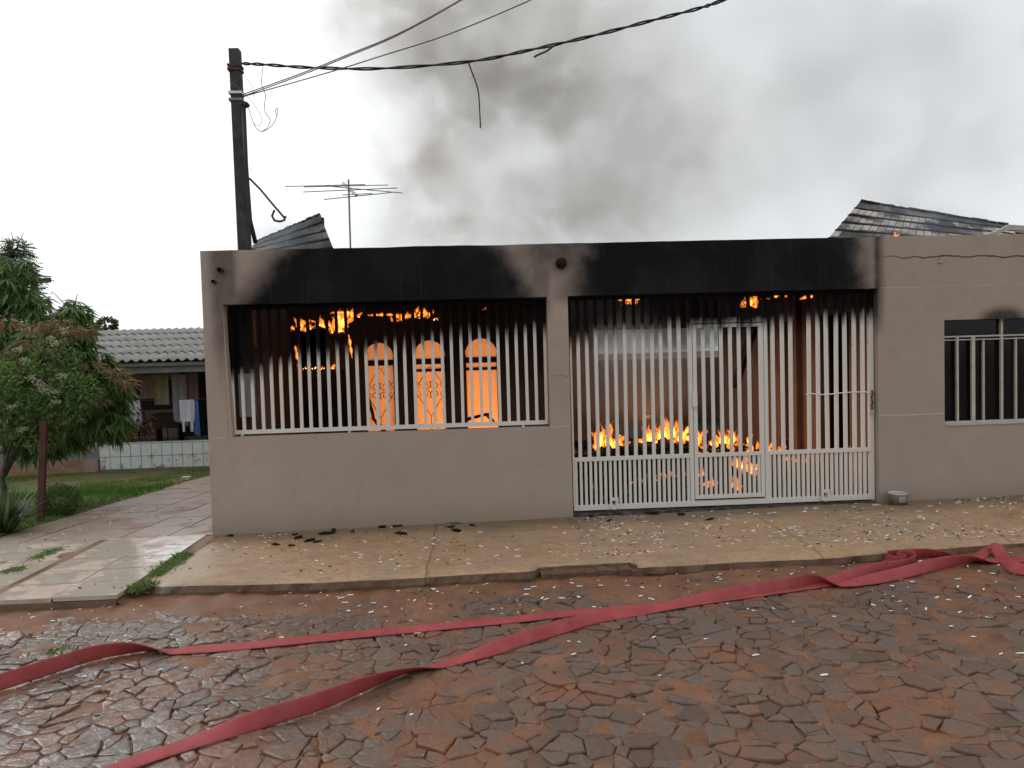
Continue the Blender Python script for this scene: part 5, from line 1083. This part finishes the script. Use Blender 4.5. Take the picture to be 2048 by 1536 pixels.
# clothesline and washing
lnM = M['galv']; ln = MB(); ln.tube([(-7.55, NY+.9, 1.38), (-6.0, NY+.9, 1.33), (-4.0, NY+.9, 1.40)], .004, 5); o = ln.build('clothesline', lnM); tag(o, 'upper clothesline strung across the neighbour porch', 'clothesline')
ln = MB(); ln.tube([(-7.6, NY+.25, .90), (-6.0, NY+.25, .87), (-4.6, NY+.25, .90)], .004, 5); o = ln.build('clothesline', lnM); tag(o, 'lower clothesline strung just behind the tiled porch wall', 'clothesline')
def cloth(name, label, u0, u1, v0, v1, Y, mat, shape=None, sag=.0):
    p, q = at(u0, v0, Y), at(u1, v1, Y); n1, n2 = 16, 22; mb_ = MB(); zt, zb = p.z, q.z; k = (n1+1)*(n2+1); ph = rn.uniform(0, 6)
    ok = {}
    for sgn in (0, 1):
        for j in range(n2+1):
            for i in range(n1+1):
                s_, t_ = i/n1, j/n2; x = p.x+(q.x-p.x)*s_; z = zt+(zb-zt)*t_+sag*(s_-.5)*t_
                y = Y+.022*t_**.5*math.sin(ph+s_*13+t_*1.5)+.01*math.sin(s_*29+ph)*t_+sgn*.006
                if shape: x = p.x+(q.x-p.x)*(.5+(s_-.5)*shape(t_)[0])
                mb_.v.append((x, y, z))
    hole = lambda s_, t_: shape and len(shape(t_)) > 1 and abs(s_-.5) < shape(t_)[1]
    for j in range(n2):
        for i in range(n1):
            if hole((i+.5)/n1, (j+.5)/n2): continue
            a = j*(n1+1)+i; b = a+1; c = a+n1+2; d = a+n1+1; mb_.f += [(a, b, c, d), (k+d, k+c, k+b, k+a)]; mb_.m += [0, 0]
    o = mb_.build(name, mat, None, True, recalc=False); tag(o, label, 'laundry', 'washing on the neighbour clotheslines'); return o
def cm_(n_, c): return simple(n_, c, tuple(x*.85 for x in c), 6, .9, .3, 200, .002)
cloth('towel', 'faded pinkish brown towel hanging on the upper line', 280, 308, 752, 797, NY+.9, cm_('pinkish_cloth', (.40, .27, .23))); cloth('towel', 'olive yellow towel hanging on the upper line', 307, 339, 750, 809, NY+.9, cm_('olive_cloth', (.46, .42, .24)))
cloth('bed_sheet', 'long grey sheet hanging lowest from the upper line', 342, 376, 749, 846, NY+.88, cm_('grey_cloth', (.46, .43, .45)), sag=-.15); cloth('towel', 'dusky mauve cloth hanging on the upper line', 374, 398, 746, 799, NY+.9, cm_('mauve_cloth', (.34, .20, .24)))
cloth('shirt', 'pale blue-white shirt hanging on the lower line behind the crotons', 245, 285, 801, 852, NY+.25, cm_('bluewhite_cloth', (.66, .68, .78)), lambda t_: (.8+.25*t_,)); cloth('overalls', 'white overalls hanging by the legs on the lower line', 358, 391, 800, 863, NY+.25, cm_('white_cloth', (.74, .72, .82)), lambda t_: (1.0, 0) if t_ < .68 else (.75, .24))
cloth('trousers', 'blue cloth hanging beside the white overalls', 386, 401, 801, 871, NY+.27, cm_('blue_cloth', (.10, .21, .48)), lambda t_: (.7+.3*t_,), -.05)
M['brownbox'] = simple('dark_brown_wood', (.06, .025, .018), (.04, .02, .015), 5, .7); q = at(335, 855, NY+1.8); mb_ = MB(); mb_.box((q.x-.25, NY+1.6, q.z-.0), (q.x+.32, NY+2.0, q.z+.32)); ob = thing('cabinet', 'dark brown cabinet standing at the back of the porch', 'cabinet', (q.x, NY+1.8, -.12)); mb_.build('body', M['brownbox'], ob)
for dx in (-.22, .27): mb_ = MB(); mb_.box((q.x+dx, NY+1.65, -.12), (q.x+dx+.04, NY+1.95, q.z)); mb_.build('leg', M['brownbox'], ob)
q = at(395, 880, NY+.35); mb_ = MB(); mb_.box((q.x-.22, NY+.25, -.1), (q.x+.22, NY+.5, q.z+.08)); o = mb_.build('crate', M['dark']); tag(o, 'dark crate behind the right end of the porch wall', 'crate')
# bicycle leaning behind the porch wall
bk = thing('bicycle', 'red bicycle parked behind the tiled porch wall', 'bicycle', (-6.5, NY+.45, -.12)); bY = NY+.42
w1 = at(310, 930, bY); w1 = Vector((w1.x, bY, .17-.02)); R_ = .29; w1.z = -.12+R_; w2 = w1+Vector((-.92, 0, 0))
mt_ = M['black']
for c in (w1, w2):
    mb_ = MB(); mb_.tube([(c.x+R_*math.cos(t_), bY, c.z+R_*math.sin(t_)) for t_ in lin(0, 2*math.pi, 33)[:-1]], .017, 8, closed=True); wh = mb_.build('wheel', mt_, bk, True); mb_ = MB()
    for i in range(12): a = math.pi*2*i/12; mb_.tube([(c.x, bY, c.z), (c.x+R_*math.cos(a), bY, c.z+R_*math.sin(a))], .0015, 4)
    mb_.build('spokes', M['galv'], wh)
M['bikered'] = simple('bicycle_red', (.28, .045, .03), (.2, .04, .03), 9, .4); bbk = w1+Vector((-.42, 0, -.02)); hd = w2+Vector((.14, 0, .30)); st = bbk+Vector((.10, 0, .36)); 
# front faces left; seat towards the right wheel
mb_ = MB()
for a, b in ((bbk, hd), (bbk, st), (st, hd), (w1, bbk), (w1, st), (w2, hd), (hd, hd+Vector((-.03, 0, .12)))): mb_.tube([a, b], .014, 8)
mb_.build('frame', M['bikered'], bk, True); mb_ = MB(); h0 = hd+Vector((-.03, 0, .12)); mb_.tube([h0+Vector((.12, -.24, .05)), h0+Vector((.0, -.2, .08)), h0, h0+Vector((0, .2, .08)), h0+Vector((.12, .24, .05))], .011, 8); mb_.build('handlebar', M['galv'], bk, True)
mb_ = MB(); mb_.lathe((st.x, bY, st.z+.03), [(0, 0), (.07, .01), (.085, .03), (.05, .05), (0, .055)], 12); mb_.build('saddle', mt_, bk, True)
q = gnd(362, 955); mb_ = MB(); qq = at(362, 958, 5.6); mb_.box((-4.95, 5.6, gz(-5, 5.6)), (-4.82, 5.7, gz(-5, 5.6)+.05)); o = mb_.build('white_block', M['nwhite']); tag(o, 'small white block lying at the lawn edge by the driveway', 'block')
for u_, v_, lab in ((285, 975, 'brown fallen stick lying on the lawn'), ):
    mb_ = MB(); mb_.tube([(-5.2, 4.4, gz(-5, 4.4)+.02), (-5.05, 4.45, gz(-5, 4.45)+.03), (-4.95, 4.5, gz(-5, 4.5)+.025)], .014, 6); o = mb_.build('stick', M['young']); tag(o, lab, 'stick')

# ------------------------------------------------------------------ smoke
def smoke_mat(name, blobs_, dens, col, scale, contrast=(.38, .66), warp=.5):
    m = bpy.data.materials.new(name); m.use_nodes = True; t = m.node_tree; t.nodes.clear(); o = N(t, 'ShaderNodeOutputMaterial'); v = N(t, 'ShaderNodeVolumePrincipled')
    v.inputs['Color'].default_value = (*col, 1); v.inputs['Anisotropy'].default_value = .15
    p = pos(t); wn_ = N(t, 'ShaderNodeTexNoise', i_Scale=scale*1.1, i_Detail=2.0); lk(t, p, wn_.inputs['Vector'])
    wv = N(t, 'ShaderNodeVectorMath', operation='MULTIPLY_ADD'); wv.inputs[1].default_value = (warp*2,)*3; lk(t, wn_.outputs['Color'], wv.inputs[0]); sb = N(t, 'ShaderNodeVectorMath', operation='SUBTRACT'); sb.inputs[1].default_value = (warp,)*3; lk(t, p, sb.inputs[0]); lk(t, sb.outputs[0], wv.inputs[2])
    acc = None
    for c, r_, a in blobs_:
        s1 = N(t, 'ShaderNodeVectorMath', operation='SUBTRACT'); s1.inputs[1].default_value = c; lk(t, wv.outputs[0], s1.inputs[0]); s2 = N(t, 'ShaderNodeVectorMath', operation='DIVIDE'); s2.inputs[1].default_value = r_; lk(t, s1.outputs[0], s2.inputs[0])
        ln_ = N(t, 'ShaderNodeVectorMath', operation='LENGTH'); lk(t, s2.outputs[0], ln_.inputs[0]); f_ = sstep(t, ln_.outputs['Value'], 1.0, .15, 0.0, a); acc = f_ if acc is None else mth(t, 'ADD', acc, f_)
    nz_ = noise(t, scale, 4, .55, .2, wv.outputs[0]); d = mth(t, 'MULTIPLY', mth(t, 'MULTIPLY', acc, sstep(t, nz_, *contrast, .30, 1.0)), dens); lk(t, d, v.inputs['Density']); lk(t, v.outputs[0], o.inputs['Volume']); return m
def hull(name, label, c, r_, mat, seed):
    bm = bmesh.new(); bmesh.ops.create_icosphere(bm, subdivisions=3, radius=1)
    for v in bm.verts: v.co *= 1+.10*frac(v.co.x+seed, v.co.y, v.co.z, 1.4, 2); v.co = Vector((c[0]+v.co.x*r_[0], c[1]+v.co.y*r_[1], c[2]+v.co.z*r_[2]))
    me = bpy.data.meshes.new(name); bm.to_mesh(me); bm.free(); me.materials.append(mat); o = put(name, me); tag(o, label, 'smoke', kind='stuff'); return o
SY = 8.0
def sb_(u_, v_, ru, rv, a, dy=0):
    c = at(u_, v_, SY+dy); k = (c-CP).dot(fw)/FPX; return (tuple(c), (ru*k, 1.5, rv*k), a)
plume = [sb_(880, 300, 180, 140, 1.3), sb_(980, 190, 280, 150, 1.0), sb_(830, 40, 320, 230, 1.05), sb_(1080, 60, 380, 260, .9), sb_(1250, 260, 420, 260, .6), sb_(1120, 440, 460, 150, .8), sb_(880, 430, 300, 140, .6), sb_(900, -180, 500, 250, 1.2)]
c0 = at(1040, 170, SY); k0 = (c0-CP).dot(fw)/FPX
hull('smoke', 'brown-grey smoke plume billowing up behind the house front', (c0.x, SY, c0.z-.3), (620*k0, 2.0, 450*k0), smoke_mat('brown_smoke', plume, .62, (.70, .575, .43), 1.05, (.34, .66), .75), 1)
veil = [sb_(1550, 200, 560, 460, 1.0, 4), sb_(1250, 380, 460, 220, 1.0, 4), sb_(1900, 150, 460, 400, .9, 4), sb_(1150, 100, 420, 380, .7, 4)]
c0 = at(1500, 220, SY+4); k0 = (c0-CP).dot(fw)/FPX
hull('smoke', 'thin pale grey smoke drifting away to the right over the house', (c0.x, SY+4, c0.z), (760*k0, 1.8, 460*k0), smoke_mat('grey_smoke', veil, .26, (.62, .625, .61), .4, (.3, .7), .8), 4)
# smoke rolling inside the carport and the yard behind it
inn_s = [((3.4, 7.0, 2.2), (3.8, 1.9, 1.05), 1.0), ((2.0, 6.6, 1.2), (1.2, 1.2, .7), .3)]
hull('smoke', 'blue-grey smoke filling the yard behind the carport opening', (3.2, 7.1, 1.5), (3.6, 1.85, 1.6), smoke_mat('blue_smoke', inn_s, 2.4, (.30, .355, .40), 1.1, (.35, .6), .3), 7)
hull('smoke', 'pale smoke curling over the rubble inside the carport', (2.25, 3.3, 1.35), (1.1, 1.5, .95), smoke_mat('pale_smoke', [((2.2, 3.3, 1.2), (1.25, 1.6, 1.1), 1.0)], .55, (.72, .70, .69), 1.6, (.36, .62), .3), 9)
q1, q2 = at(560, 470, .9), at(1850, 455, 3.9)
hull('smoke', 'faint blue smoke wisp over the broken left roof', tuple(q1), (.5, .25, .3), smoke_mat('wisp_smoke_left', [(tuple(q1), (.5, .3, .32), 1.0)], 2.2, (.6, .66, .74), 2.2, (.4, .62), .25), 12)
hull('smoke', 'faint blue smoke wisps over the broken right roof', tuple(q2), (1.5, .35, .5), smoke_mat('wisp_smoke_right', [(tuple(q2), (1.6, .4, .55), 1.0)], 1.0, (.6, .66, .74), 2.2, (.42, .62), .25), 13)
